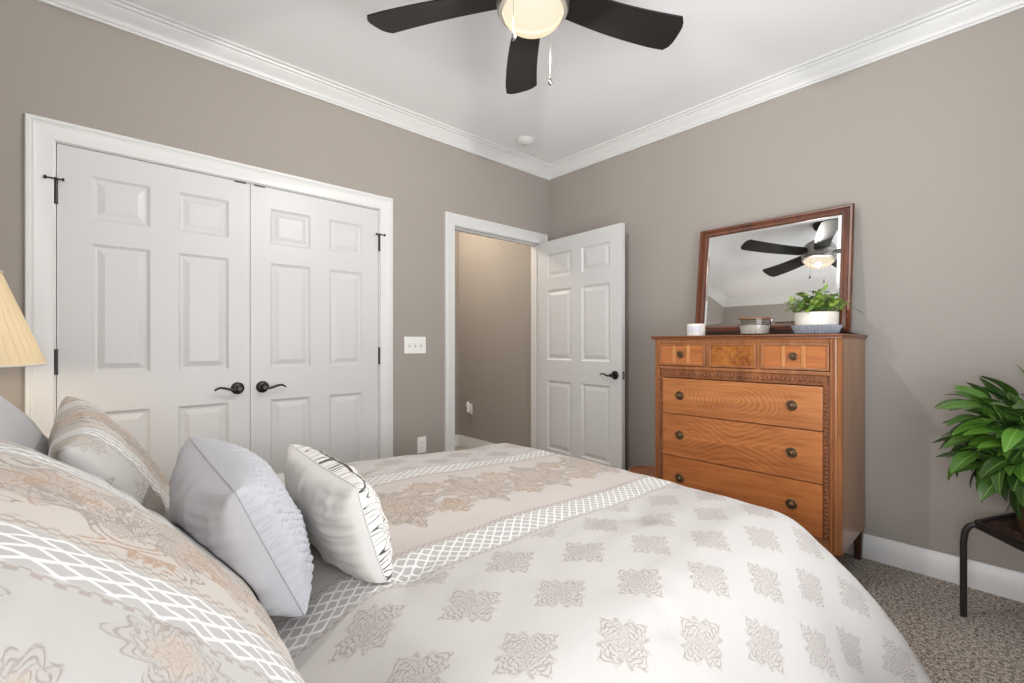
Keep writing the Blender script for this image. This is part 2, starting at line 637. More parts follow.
def window(name, a0, a1, z0, z1, axis):
    """framed sash window with a glass pane, in the plane of its wall"""
    f, g, s = B(), B(), B()
    def bx(bmm, u0, u1, d0, d1, w0, w1, bev=0.0):
        if axis == 'x': box(bmm, u0, u1, YB + d0, YB + d1, w0, w1, bev)
        else: box(bmm, XL + d0, XL + d1, u0, u1, w0, w1, bev)
    t = 0.05
    for (u0, u1, w0, w1) in ((a0, a0 + t, z0, z1), (a1 - t, a1, z0, z1), (a0 + t, a1 - t, z0, z0 + t), (a0 + t, a1 - t, z1 - t, z1),
                             (a0 + t, a1 - t, (z0 + z1) / 2 - 0.02, (z0 + z1) / 2 + 0.02)):
        bx(f, u0, u1, -0.10, -0.02, w0, w1)
    c = 0.09
    for (u0, u1, w0, w1) in ((a0 - c, a0, z0 - 0.02, z1 + c), (a1, a1 + c, z0 - 0.02, z1 + c), (a0, a1, z1, z1 + c), (a0 - c, a1 + c, z0 - c, z0 - 0.02)):
        bx(f, u0, u1, 0.0005, 0.018, w0, w1, 0.003)
    bx(s, a0 - 0.11, a1 + 0.11, -0.02, 0.05, z0 - 0.02, z0, 0.004)
    bx(g, a0 + t, a1 - t, -0.065, -0.06, z0 + t, z1 - t)
    o = struct(name, f, 'trim')
    obj('window_sill', s, 'trim', o)
    m_, b_ = new_mat('window_glass', 0.0)
    mt = E.nt.nodes.new('ShaderNodeBsdfTransparent')
    gl = E.nt.nodes.new('ShaderNodeBsdfGlossy'); gl.inputs['Roughness'].default_value = 0.02
    mxs = E.nt.nodes.new('ShaderNodeMixShader'); mxs.inputs[0].default_value = 0.06
    E.nt.links.new(mt.outputs[0], mxs.inputs[1]); E.nt.links.new(gl.outputs[0], mxs.inputs[2])
    E.nt.links.new(mxs.outputs[0], E.nt.nodes['Material Output'].inputs[0])
    obj('glass_pane', g, m_, o)


window('window_1', x0, x1, z0, z1, 'x')
window('added_window', wy0, wy1, wz0, wz1, 'y')  # unseen window added to let fill light reach the right wall

# hallway beyond the entry door, closet box behind the double doors
HX = -0.055
bm = B(); box(bm, HX, 0.12, TH, 1.33, 0, H); struct('wall_hall_side', bm, 'wall')
bm = B(); box(bm, -1.50, 0.12, 1.33, 1.45, 0, H); struct('wall_hall_end', bm, 'wall')
bm = B(); box(bm, -1.50, -1.38, TH, 1.33, 0, H); struct('wall_hall_far', bm, 'wall')
bm = B(); box(bm, XL, -1.505, 0.75, 0.87, 0, H); struct('wall_closet', bm, 'dark_inside')


# crown moulding: (distance from wall, drop from ceiling)
CROWN = [(0.0, 0.100), (0.012, 0.100), (0.013, 0.090), (0.020, 0.086), (0.022, 0.078), (0.034, 0.066), (0.050, 0.046), (0.062, 0.034), (0.064, 0.028), (0.074, 0.024), (0.078, 0.014), (0.090, 0.012), (0.090, 0.0), (0.0, 0.0)]


def run(name, prof, p0, p1, inward, z_of, mat='trim', mit0=True, mit1=True):
    """moulding from p0 to p1 along a wall, mitred at the ends; inward points into the room"""
    p0, p1, n = Vector(p0), Vector(p1), Vector(inward)
    d = (p1 - p0).normalized()
    bm = B()
    R0, R1 = [], []
    for a, h in prof:
        e0 = a if mit0 else 0
        e1 = a if mit1 else 0
        q0 = p0 + n * a + d * e0
        q1 = p1 + n * a - d * e1
        R0.append(bm.verts.new((q0.x, q0.y, z_of(h))))
        R1.append(bm.verts.new((q1.x, q1.y, z_of(h))))
    k = len(prof)
    for i in range(k):
        bm.faces.new((R0[i], R0[(i + 1) % k], R1[(i + 1) % k], R1[i]))
    bm.faces.new(R0); bm.faces.new(R1)
    return struct(name, bm, mat, smooth=35)


zc = lambda h: H - h
e = 0.0006
run('trim_1', CROWN, (XL, -e, 0), (0, -e, 0), (0, -1, 0), zc)
run('trim_2', CROWN, (-e, 0, 0), (-e, YB, 0), (-1, 0, 0), zc)
run('trim_3', CROWN, (0, YB + e, 0), (XL, YB + e, 0), (0, 1, 0), zc)
run('trim_4', CROWN, (XL + e, YB, 0), (XL + e, 0, 0), (1, 0, 0), zc)
BASE = [(0, 0.001), (0.014, 0.001), (0.014, 0.098), (0.011, 0.104), (0.010, 0.112), (0.005, 0.122), (0.004, 0.129), (0, 0.129)]
zb = lambda h: h
run('baseboard_right', BASE, (-e, 0, 0), (-e, YB, 0), (-1, 0, 0), zb)
run('baseboard_left', BASE, (CL1 + 0.097, -e, 0), (EN0 - 0.100, -e, 0), (0, -1, 0), zb, mit0=False, mit1=False)
run('baseboard_left_corner', BASE, (XL, -e, 0), (CL0 - 0.098, -e, 0), (0, -1, 0), zb, mit1=False)
run('baseboard_back', BASE, (0, YB + e, 0), (XL, YB + e, 0), (0, 1, 0), zb)
run('baseboard_head', BASE, (XL + e, YB, 0), (XL + e, 0, 0), (1, 0, 0), zb)
run('baseboard_hall', BASE, (HX - e, 1.33, 0), (HX - e, TH + 0.02, 0), (-1, 0, 0), zb, mit1=False)
run('baseboard_hall_end', BASE, (-1.38, 1.33 - e, 0), (HX, 1.33 - e, 0), (0, -1, 0), zb)


def casing(name, x0, x1, top, w, ymax=-0.0006, right_w=None):
    """mitred door casing; profile: (offset from opening edge, projection)"""
    prof = [(0.0, 0.0), (0.0, 0.010), (0.006, 0.0125), (w * 0.62, 0.013), (w * 0.70, 0.017), (w * 0.78, 0.015), (w * 0.84, 0.019), (w - 0.004, 0.020), (w, 0.017), (w, 0.0)]
    bm = B()
    k = right_w / w if right_w else 1
    rows = []
    for o_, d in prof:
        y = ymax - d
        rows.append([bm.verts.new(c) for c in ((x0 - o_, y, 0.002), (x0 - o_, y, top + o_), (x1 + o_ * k, y, top + o_), (x1 + o_ * k, y, 0.002))])
    n = len(prof)
    for i in range(n):
        a, b_ = rows[i], rows[(i + 1) % n]
        for j in range(3):
            bm.faces.new((a[j], a[j + 1], b_[j + 1], b_[j]))
    bm.faces.new([r[0] for r in rows]); bm.faces.new([r[3] for r in rows])
    return struct(name, bm, 'trim', smooth=30)


casing('trim_5', CL0 - 0.006, CL1 + 0.006, ZO + 0.005, 0.088)
casing('trim_6', EN0 - 0.010, EN1 + 0.006, ZO + 0.005, 0.086, right_w=0.070)
# jambs with stops
for nm, a, b_ in (('trim_7', CL0, CL1), ('trim_8', EN0, EN1)):
    bm = B()
    box(bm, a - J, a, 0.0, TH, 0, ZO + J); box(bm, b_, b_ + J, 0.0, TH, 0, ZO + J); box(bm, a, b_, 0.0, TH, ZO, ZO + J)
    box(bm, a, a + 0.010, 0.042, 0.075, 0, ZO); box(bm, b_ - 0.010, b_, 0.042, 0.075, 0, ZO); box(bm, a + 0.01, b_ - 0.01, 0.042, 0.075, ZO - 0.010, ZO)
    struct(nm, bm, 'trim')

# ------------------------------------------------------------------ doors
ZP = [(0.235, 0.830), (1.010, 1.612), (1.722, 1.924)]


def panel_slab(w, h, th, sgn, cols_, zoff):
    """six-panel leaf from x=0 to sgn*w, front at y=0, back at y=th"""
    bm = B()
    xs = sorted({0, w, *[c for r in cols_ for c in r]})
    zs = sorted({0, h, *[z - zoff for r in ZP for z in r]})
    pan = {(c[0], r[0] - zoff) for c in cols_ for r in ZP}
    def V(x, y, z): return bm.verts.new((sgn * x, y, z))
    for side in (0, 1):
        y0, s = (0, 1) if side == 0 else (th, -1)
        for i in range(len(xs) - 1):
            for j in range(len(zs) - 1):
                a0, a1, c0, c1 = xs[i], xs[i + 1], zs[j], zs[j + 1]
                if any(abs(a0 - p[0]) < 1e-6 and abs(c0 - p[1]) < 1e-6 for p in pan):
                    prev = None
                    for ins, dep in ((0, 0), (0.004, 0.003), (0.013, 0.0095), (0.021, 0.0105), (0.044, 0.0035), (0.047, 0.0025)):
                        ring = [V(a0 + ins, y0 + s * dep, c0 + ins), V(a1 - ins, y0 + s * dep, c0 + ins), V(a1 - ins, y0 + s * dep, c1 - ins), V(a0 + ins, y0 + s * dep, c1 - ins)]
                        if prev:
                            for k in range(4): bm.faces.new((prev[k], prev[(k + 1) % 4], ring[(k + 1) % 4], ring[k]))
                        prev = ring
                    bm.faces.new(prev)
                else:
                    bm.faces.new((V(a0, y0, c0), V(a1, y0, c0), V(a1, y0, c1), V(a0, y0, c1)))
    for q in (((0, 0), (w, 0)), ((0, h), (w, h))):
        z = q[0][1]
        bm.faces.new((V(0, 0, z), V(w, 0, z), V(w, th, z), V(0, th, z)))
    for x in (0, w):
        bm.faces.new((V(x, 0, 0), V(x, 0, h), V(x, th, h), V(x, th, 0)))
    bmesh.ops.remove_doubles(bm, verts=bm.verts, dist=1e-5)
    return bm


def lever(parent, x, z, y, ny, dr, name='door_handle'):
    """rosette and wavy lever on a face; ny = outward y sign, dr = x direction of the lever"""
    r = B()
    lathe(r, [(0.033, 0), (0.033, 0.004), (0.030, 0.009), (0.022, 0.012), (0.014, 0.013), (0.012, 0.040), (0.014, 0.044), (0.014, 0.056), (0.010, 0.060), (0, 0.060)], 28, (0, 0, 0), 'y')
    for v in r.verts: v.co = Vector((v.co.x + x, y + ny * (v.co.y + 0.0003), v.co.z + z))
    h = obj(name, r, 'bronze', parent, 40)
    l = B()
    pts = bez([(x, y + ny * 0.050, z), (x + dr * 0.03, y + ny * 0.052, z - 0.004), (x + dr * 0.065, y + ny * 0.050, z + 0.006), (x + dr * 0.090, y + ny * 0.046, z + 0.009), (x + dr * 0.113, y + ny * 0.040, z - 0.004)], 6)
    n = len(pts)
    tube(l, pts, [0.0085 - 0.0045 * i / n for i in range(n)], 10, (0.8, 1.0))
    obj('lever', l, 'bronze', h, 60)
    return h


def hinge(parent, x, z, stop=0):
    bm = B()
    tube(bm, [(x, -0.0075, z - 0.05), (x, -0.0075, z + 0.05)], 0.0068, 12)
    tube(bm, [(x, -0.0075, z + 0.05), (x, -0.0075, z + 0.056)], 0.008, 12)
    tube(bm, [(x, -0.0075, z - 0.056), (x, -0.0075, z - 0.05)], 0.008, 12)
    h = obj('hinge', bm, 'bronze', parent, 40)
    if stop:
        s = B()
        tube(s, [(x - 0.030 * stop, -0.020, z + 0.052), (x + 0.020 * stop, -0.020, z + 0.052)], 0.0035, 8)
        tube(s, [(x - 0.036 * stop, -0.020, z + 0.052), (x - 0.028 * stop, -0.020, z + 0.052)], 0.008, 10)
        tube(s, [(x + 0.020 * stop, -0.020, z + 0.052), (x + 0.028 * stop, -0.020, z + 0.052)], 0.007, 10)
        tube(s, [(x, -0.026, z + 0.052), (x, -0.009, z + 0.052)], 0.006, 10)
        obj('hinge_stop', s, 'bronze', h, 40)
    return h


DW = (CL1 - CL0) / 2 - 0.004
COLS = [(0.112, 0.326), (0.438, 0.660)]
for k, (xr, sg, nm) in enumerate(((CL0 + 0.0025, 1, 'door_1'), (CL1 - 0.0025, -1, 'door_2'))):
    d = struct(nm, panel_slab(DW, 2.026, 0.035, sg, COLS, 0.014), 'door')
    d.location = (xr, 0.002, 0.014)
    lever(d, sg * (DW - 0.060), 0.905 - 0.014, 0.0, -1, -sg)
    for zz in (0.20, 1.068):
        hinge(d, -sg * 0.003, zz - 0.014)
    hinge(d, -sg * 0.003, 1.826 - 0.014, sg)
    bm = B(); box(bm, min(sg * (DW - 0.075), sg * (DW - 0.018)), max(sg * (DW - 0.075), sg * (DW - 0.018)), -0.003, 0.020, 2.020, 2.0285)
    obj('ball_catch', bm, 'bronze', d)

d = struct('door_3', panel_slab(0.914, 2.026, 0.035, -1, [(0.112, 0.400), (0.514, 0.802)], 0.014), 'door')
d.location = (EN1 + 0.001, -0.012, 0.014)
d.rotation_euler = (0, 0, radians(86.5))
lever(d, -0.914 + 0.062, 0.901, 0.035, 1, 1)
lever(d, -0.914 + 0.062, 0.901, 0.0, -1, 1)
bm = B()
box(bm, -0.9155, -0.9138, 0.006, 0.029, 0.901 - 0.029, 0.901 + 0.029)
lp = obj('latch_plate', bm, 'nickel', d)
bm = B()
tube(bm, [(-0.9145, 0.0175, 0.921), (-0.9172, 0.0175, 0.921)], 0.006, 10); tube(bm, [(-0.9145, 0.0175, 0.881), (-0.9172, 0.0175, 0.881)], 0.006, 10)
obj('latch_screw', bm, 'slot', lp)
for zz in (0.2, 1.05, 1.83):
    bm = B()
    tube(bm, [(0.004, -0.006, zz - 0.05), (0.004, -0.006, zz + 0.05)], 0.0065, 10)
    obj('hinge', bm, 'nickel', d, 40)

# ------------------------------------------------------------------ wall plates, smoke detector
t = thing('light_switch', 'white triple toggle switch plate on the wall between closet and open doorway', 'switch', (-1.3875, 0, 1.1385))
bm = B(); box(bm, -0.0865, 0.0865, -0.0065, -0.0006, -0.0600, 0.0600, 0.003); obj('plate', bm, 'plastic', t)
for i in (-1, 0, 1):
    bm = B(); box(bm, i * 0.046 - 0.0045, i * 0.046 + 0.0045, -0.016, -0.0065, -0.004, 0.012, 0.002); obj('toggle', bm, 'plastic', t)
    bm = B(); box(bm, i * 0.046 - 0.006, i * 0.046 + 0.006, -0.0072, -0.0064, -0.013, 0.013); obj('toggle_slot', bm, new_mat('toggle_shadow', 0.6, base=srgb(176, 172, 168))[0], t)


def outlet(name, label, loc, rz):
    t = thing(name, label, 'outlet', loc, (0, 0, rz))
    bm = B(); box(bm, -0.036, 0.036, -0.006, -0.0006, -0.058, 0.058, 0.003); obj('plate', bm, 'plastic', t)
    for s in (-1, 1):
        bm = B(); box(bm, -0.017, 0.017, -0.0085, -0.006, s * 0.020 - 0.014, s * 0.020 + 0.014, 0.002); so = obj('socket', bm, 'plastic', t)
        bm = B(); box(bm, -0.008, -0.006, -0.0092, -0.0084, s * 0.02 - 0.003, s * 0.02 + 0.006); box(bm, 0.006, 0.008, -0.0092, -0.0084, s * 0.02 - 0.003, s * 0.02 + 0.006)
        obj('socket_slot', bm, 'slot', so)
    return t


outlet('wall_outlet', 'white wall outlet low on the wall under the switch plate', (-1.334, 0, 0.423), 0)
outlet('wall_outlet', 'white hallway outlet behind a plugged-in white device', (HX, 1.115, 0.440), radians(-90))
t = thing('plug_in_freshener', 'small white plug-in device on the hallway wall beyond the open door', 'plug-in', (HX - 0.0095, 1.115, 0.46), (0, 0, radians(-90)))
bm = B(); lathe(bm, [(0.0, -0.05), (0.022, -0.048), (0.028, -0.02), (0.026, 0.02), (0.018, 0.05), (0.010, 0.062), (0, 0.064)], 20)
for v in bm.verts: v.co.y = v.co.y * 0.8 - 0.026
obj('body', bm, 'plastic', t, 50)
bm = B(); box(bm, -0.012, 0.012, -0.050, -0.046, -0.03, 0.01, 0.002); obj('vent', bm, new_mat('vent_grey', 0.5, base=(0.35, 0.33, 0.31))[0], t)

t = thing('smoke_detector', 'round white smoke detector on the ceiling near the room corner', 'smoke detector', (-0.583, -0.296, H))
bm = B(); lathe(bm, [(0.068, -0.0005), (0.068, -0.012), (0.062, -0.014)], 36); obj('mount_ring', bm, 'plastic', t, 40)
bm = B(); lathe(bm, [(0.058, -0.0142), (0.056, -0.022), (0.046, -0.030), (0.025, -0.033), (0.022, -0.035), (0, -0.036)], 36); obj('housing', bm, 'plastic', t, 40)
bm = B(); lathe(bm, [(0.007, -0.0355), (0.006, -0.039), (0, -0.039)], 14); obj('test_button', bm, 'grey_ceramic', t, 40)

# ------------------------------------------------------------------ ceiling fan
FC = Vector((-1.853, -1.656, 0))
t = thing('ceiling_fan', 'dark five-blade ceiling fan with lit round glass globe above the bed', 'ceiling fan', (FC.x, FC.y, H))
bm = B(); lathe(bm, [(0.070, -0.0005), (0.068, -0.020), (0.055, -0.045), (0.022, -0.060), (0.0, -0.060)], 36); obj('canopy', bm, 'bronze', t, 40)
bm = B(); lathe(bm, [(0.013, -0.055), (0.013, -0.165)], 20); obj('downrod', bm, 'bronze', t, 40)
bm = B(); lathe(bm, [(0.0, -0.16), (0.04, -0.160), (0.075, -0.178), (0.110, -0.205), (0.130, -0.240), (0.136, -0.275), (0.136, -0.325), (0.130, -0.340), (0.0, -0.340)], 48); obj('motor_housing', bm, 'nickel', t, 35)
bm = B(); lathe(bm, [(0.132, -0.3405), (0.134, -0.350), (0.128, -0.362), (0.113, -0.364), (0.113, -0.352), (0.0, -0.352)], 48); obj('light_ring', bm, 'nickel', t, 35)
bm = B(); lathe(bm, [(0.112, -0.356), (0.112, -0.364)] + [(0.112 * cos(a), -0.364 - 0.060 * sin(a)) for a in [i * pi / 2 / 12 for i in range(1, 12)]] + [(0, -0.424)], 48); obj('glass_globe', bm, 'globe', t, 60)
bm = B(); lathe(bm, [(0, -0.3525), (0.110, -0.3525), (0.110, -0.3545), (0, -0.3545)], 32); obj('glare_block_disc', bm, new_mat('glare_block_black', 0.9, base=(0.0, 0.0, 0.0), spec=0.0)[0], t, 40)  # added black disc: keeps the lit interior from glaring through the globe
BZ = 2.455 - H
for k in range(5):
    ang = radians(50.3 - 72 * 2 + 72 * k)
    bm = B()
    nr, nw = 26, 8
    grid = []
    for i in range(nr + 1):
        s = i / nr
        r = 0.130 + (0.664 - 0.130) * s
        wl = 0.060 + 0.020 * min(1, s * 1.2)          # half widths
        wt = 0.058 + 0.020 * min(1, s * 1.2)
        tip = max(0, (s - 0.80) / 0.20)
        row = []
        for j in range(nw + 1):
            a = -1 + 2 * j / nw
            w = (wl if a > 0 else wt) * a
            rr = r - 0.026 * (abs(a) ** 3.5) * tip * tip + 0.012 * a * tip
            row.append((rr, w + 0.012 * sin(s * pi), 0.0))
        grid.append(row)
    vt = [[bm.verts.new((x, y, 0.004)) for (x, y, z) in row] for row in grid]
    vb = [[bm.verts.new((x, y, -0.004)) for (x, y, z) in row] for row in grid]
    for i in range(nr):
        for j in range(nw):
            bm.faces.new((vt[i][j], vt[i + 1][j], vt[i + 1][j + 1], vt[i][j + 1]))
            bm.faces.new((vb[i][j], vb[i][j + 1], vb[i + 1][j + 1], vb[i + 1][j]))
    for i in range(nr):
        for j in (0, nw):
            bm.faces.new((vt[i][j], vt[i + 1][j], vb[i + 1][j], vb[i][j]))
    for j in range(nw):
        for i in (0, nr):
            bm.faces.new((vt[i][j], vt[i][j + 1], vb[i][j + 1], vb[i][j]))
    bl = obj('blade', bm, 'blade', t, 40)
    bl.location = (0, 0, BZ)
    bl.rotation_euler = (radians(-12), 0, ang)
    bl.rotation_mode = 'XYZ'
# pull chains
for (px, py, ztop, zend) in ((-1.974, -1.681, 2.392, 2.225), (-1.732, -1.631, 2.392, 2.183)):
    bm = B()
    x, y = px - FC.x, py - FC.y
    d_ = sqrt(x * x + y * y)
    x0_, y0_ = x, y
    tube(bm, [(x0_, y0_, ztop - H + 0.002), (x, y, zend - H + 0.02)], 0.0009, 6)
    ch = obj('pull_chain', bm, 'chrome', t, 60)
    bm = B()
    lathe(bm, [(0, 0.018), (0.003, 0.017), (0.0035, 0.010), (0.003, 0.008), (0.0075, 0.0), (0.0085, -0.008), (0.005, -0.015), (0, -0.018)], 8, (x, y, zend - H))
    obj('crystal_fob', bm, 'chrome', ch)

# ------------------------------------------------------------------ bed
BY = -1.655
HEADX = XL + 0.02
t = thing('bed', 'grey upholstered bed standing under the patterned white comforter', 'bed', (-2.6, BY, 0))
off = (-2.6, BY, 0)
bm = B(); box(bm, HEADX, HEADX + 0.09, BY - 0.74, BY + 0.74, 0.02, 0.93, 0.03, 3); obj('headboard', bm, 'headcloth', t, 40, off)
bm = B(); box(bm, HEADX + 0.10, -1.62, BY - 0.66, BY + 0.66, 0.12, 0.32, 0.02); obj('box_spring', bm, 'headcloth', t, 40, off)
bm = B(); box(bm, HEADX + 0.10, -1.62, BY - 0.66, BY + 0.66, 0.322, 0.535, 0.06, 4); obj('mattress', bm, 'mattress', t, 40, off)
for lx in (HEADX + 0.2, -1.72):
    for ly in (-0.58, 0.58):
        bm = B(); lathe(bm, [(0.022, 0.001), (0.032, 0.119)], 16, (lx, BY + ly, 0)); obj('leg', bm, 'w_leg', t, 40, off)

# comforter: a flat sheet (p along the bed, q across) laid over the bed
PX0, PXF = -3.50, -1.475          # head end, foot core edge
YN, YF = -2.28, -1.06             # near and far core edges
TUFT = [(-2.20, -2.42), (-1.86, -2.10), (-2.55, -1.98), (-1.95, -1.60), (-2.3, -1.2)]


def drape(R, phi, L):
    """out, drop for arc length L over an edge of radius R that settles at slope phi"""
    A = R * phi
    if L <= A:
        return R * sin(L / R), R * (1 - cos(L / R))
    o, dn = R * sin(phi), R * (1 - cos(phi))
    rest = L - A
    ph2 = phi + min(1.0, rest / 0.6) * 0.18
    return o + rest * cos(ph2), dn + rest * sin(ph2)


def comf(p, q):
    cx = min(p, PXF)
    cy = max(min(q, YF), YN)
    dx, dy = p - cx, q - cy
    L = sqrt(dx * dx + dy * dy)
    hx = min(1, max(0, (-1.55 - cx) / 0.7))
    hd = min(1, max(0, (-2.62 - cx) / 0.22))
    ztop = 0.628 + 0.042 * hx * hx * (3 - 2 * hx) * (0.3 + 0.7 * min(1, max(0, (cy - YN) / 0.8))) - 0.066 * hd * hd * (3 - 2 * hd)
    yy = (cy - BY) / 0.6
    ztop += 0.010 * (1 - yy * yy) - 0.005
    x, y, z = cx, cy, ztop
    if L > 1e-6:
        nx, ny = dx / L, dy / L
        wx, wy = nx * nx, ny * ny
        side_near = ny < 0
        R = 0.13 * wx + (0.25 if side_near else 0.14) * wy
        phi = radians(72) * wx + (radians(46) if side_near else radians(70)) * wy
        if nx > 0 and abs(ny) > 0.05 and side_near:
            phi = radians(46) + (radians(72) - radians(46)) * max(0, wx - 0.45) / 0.55
            R = 0.25 + (0.13 - 0.25) * max(0, wx - 0.3) / 0.7
        o_, dn = drape(R, phi, L)
        fold = max(0, L - 0.22)
        along = p if wy > wx else q
        th = atan2(ny, nx)
        o_ += fold * 0.09 * (sin(along * 13 + 1.0) * max(wx, wy) + 1.3 * sin(th * 9) * 4 * wx * wy)
        x, y, z = cx + nx * o_, cy + ny * o_, ztop - dn
    # soft hills, creases and tuft dimples
    z += 0.007 * noise.noise((p * 3.1, q * 3.1, 3.7)) + 0.0035 * noise.noise((p * 9, q * 9, 1.2)) + 0.004 * noise.noise((p * 2, q * 14, 8.0))
    for tx, ty in TUFT:
        r2 = (p - tx) ** 2 + (q - ty) ** 2
        if r2 < 0.09:
            a = atan2(q - ty, p - tx)
            z -= 0.013 * exp(-r2 / 0.0016) + 0.006 * exp(-r2 / 0.012) * (0.5 + 0.5 * sin(a * 5))
    return x, y, max(z, 0.03)


bm = B()
uvl = bm.loops.layers.uv.new('UVMap')
np_, nq = 150, 176
P0, P1, Q0, Q1 = PX0, PXF + 0.62, YN - 0.66, YF + 0.62
vs = []
for i in range(np_ + 1):
    row = []
    for j in range(nq + 1):
        p = P0 + (P1 - P0) * i / np_
        q = Q0 + (Q1 - Q0) * j / nq
        # round the sheet's foot corners so it does not pool on the floor
        row.append((bm.verts.new(comf(p, q)), (p, q - BY), (p, q)))
    vs.append(row)
for i in range(np_):
    for j in range(nq):
        cs = (vs[i][j], vs[i + 1][j], vs[i + 1][j + 1], vs[i][j + 1])
        pm = sum(c[2][0] for c in cs) / 4; qm = sum(c[2][1] for c in cs) / 4
        dx = max(0, pm - PXF); dy = max(0, YN - qm, qm - YF)
        if dx > 0 and dy > 0 and sqrt(dx * dx + dy * dy) > (0.66 if qm < YN else 0.62): continue
        f = bm.faces.new([c[0] for c in cs])
        for lp_, c in zip(f.loops, cs): lp_[uvl].uv = c[1]
bmesh.ops.delete(bm, geom=[v for v in bm.verts if not v.link_faces], context='VERTS')
co = obj('comforter', bm, 'comforter', None, 180)
md = co.modifiers.new('thickness', 'SOLIDIFY'); md.thickness = 0.022; md.offset = -1
tag(co, 'white comforter with lace medallions and corded lattice bands spread over the bed', 'comforter')


# ------------------------------------------------------------------ pillows
def pillow_mesh(W, Hh, T, seed, side, n=44, conc=0.07, wr=0.006, ruffle=None, scale=1.0, pw=0.36):
    """one half of a stuffed pillow; side=+1 front, -1 back. local x width, y height, z normal"""
    bm = B()
    uvl = bm.loops.layers.uv.new('UVMap')
    g = []
    for i in range(n + 1):
        row = []
        for j in range(n + 1):
            a = sin((-1 + 2 * i / n) * pi / 2) * 0.6 + (-1 + 2 * i / n) * 0.4
            b_ = sin((-1 + 2 * j / n) * pi / 2) * 0.6 + (-1 + 2 * j / n) * 0.4
            x = W / 2 * a * (1 - conc * (1 - b_ * b_) * abs(a) ** 1.5)
            y = Hh / 2 * b_ * (1 - conc * (1 - a * a) * abs(b_) ** 1.5)
            e_ = max(0, (1 - a * a)) * max(0, (1 - b_ * b_))
            z = T / 2 * e_ ** pw
            ed = e_ ** 0.5
            w1 = noise.noise((a * 2.2 + seed, b_ * 2.2, seed * 3.1 + side))
            # gathers running in from the edges
            gx = noise.noise((a * 1.5, b_ * 9 + seed, side * 2.0)) * max(0, abs(a) - 0.35)
            gy = noise.noise((a * 9 + seed, b_ * 1.5, side * 5.0)) * max(0, abs(b_) - 0.35)
            z += (w1 * 0.05 * T + (gx + gy) * wr * 3.0) * ed
            if ruffle: z += ruffle(x, y) * min(1, e_ * 6)
            row.append((bm.verts.new((x, y, side * max(z, 0.0))), (x, y)))
        g.append(row)
    for i in range(n):
        for j in range(n):
            cs = (g[i][j], g[i + 1][j], g[i + 1][j + 1], g[i][j + 1])
            f = bm.faces.new([c[0] for c in cs])
            for lp_, c in zip(f.loops, cs): lp_[uvl].uv = c[1]
    return bm


def join(a, b_):
    me = bpy.data.meshes.new('tmp'); b_.to_mesh(me); b_.free(); a.from_mesh(me); bpy.data.meshes.remove(me)
    bmesh.ops.remove_doubles(a, verts=a.verts, dist=1e-5)
    return a


def pose(o, c, lean, yaw=0.0, roll=0.0):
    """centre c; the front faces +x, tipped back so its plane rises at `lean` degrees from level"""
    L = radians(lean)
    ex = Vector((0, 1, 0)); ey = Vector((-cos(L), 0, sin(L))); ez = ex.cross(ey)
    m = Matrix((ex, ey, ez)).transposed()
    m = Matrix.Rotation(radians(yaw), 3, 'Z') @ m @ Matrix.Rotation(radians(roll), 3, 'Z')
    mw = Matrix.Translation(c) @ m.to_4x4()
    o.matrix_world = mw
    return mw


def rest(o, mw, lift=0.004):
    """press a cushion's underside flat where it lies on the comforter"""
    inv = mw.inverted()
    for v in o.data.vertices:
        w = mw @ v.co
        f = comf(w.x, w.y)[2] + lift
        if w.z < f:
            w.z = f
            v.co = inv @ w


def squeeze(objs, other, gap=0.003):
    """where a cushion meets its neighbour it gives way and lies against it"""
    from mathutils.bvhtree import BVHTree
    vs_, ps_ = [], []
    for o, mw in other:
        k = len(vs_)
        vs_ += [mw @ v.co for v in o.data.vertices]
        ps_ += [[k + i for i in p.vertices] for p in o.data.polygons]
    tr_ = BVHTree.FromPolygons(vs_, ps_)
    cen = sum(vs_, Vector()) / len(vs_)
    for o, mw in objs:
        inv = mw.inverted()
        for v in o.data.vertices:
            w = mw @ v.co
            loc, nrm, idx, dist = tr_.find_nearest(w, 0.2)
            if loc is None: continue
            d = w - cen
            hit = tr_.ray_cast(w, d.normalized(), 2.0)[0]
            if hit is not None or dist < gap:
                out = (loc - cen).normalized()
                if nrm.dot(out) < 0: nrm = -nrm
                v.co = inv @ (loc + nrm * gap)


def sham(label, c, lean, yaw, roll, seed, W=0.82, Hh=0.56, T=0.24):
    bm = join(pillow_mesh(W, Hh, T, seed, 1, 56, 0.05, 0.006), pillow_mesh(W, Hh, T, seed, -1, 56, 0.05, 0.006))
    o = obj('pillow_sham', bm, M['sham_mat'], None, 180)
    mw = pose(o, c, lean, yaw, roll)
    rest(o, mw)
    tag(o, label, 'pillow', 'patterned pillow shams at the head of the bed')
    return o, mw


# the sham cloth runs its bands up and down the pillow: UV x is across
M['sham_mat'] = linen('embroidered_sham_cloth', 0.14, 0.150, 0.225, 'flowers', srgb(196, 188, 180), srgb(186, 183, 179), flip=True)

S1 = sham('patterned sham nearest the camera, its broad white end panel showing', (-3.035, -2.08, 0.800), 46, 0, 0, 1.3, Hh=0.56, T=0.19)
S2 = sham('patterned sham farther from the camera, its pointed corner rising before the closet door', (-3.00, -1.33, 0.775), 62, 0, 4, 5.9, W=0.66, Hh=0.46, T=0.16)

bm = join(pillow_mesh(0.70, 0.48, 0.2, 9.1, 1), pillow_mesh(0.70, 0.48, 0.2, 9.1, -1))
o = obj('pillow', bm, 'mid_grey', None, 180); P1 = (o, pose(o, (-3.245, -1.32, 0.885), 60)); rest(*P1)
tag(o, 'plain grey pillow standing behind the patterned shams below the lampshade', 'pillow')


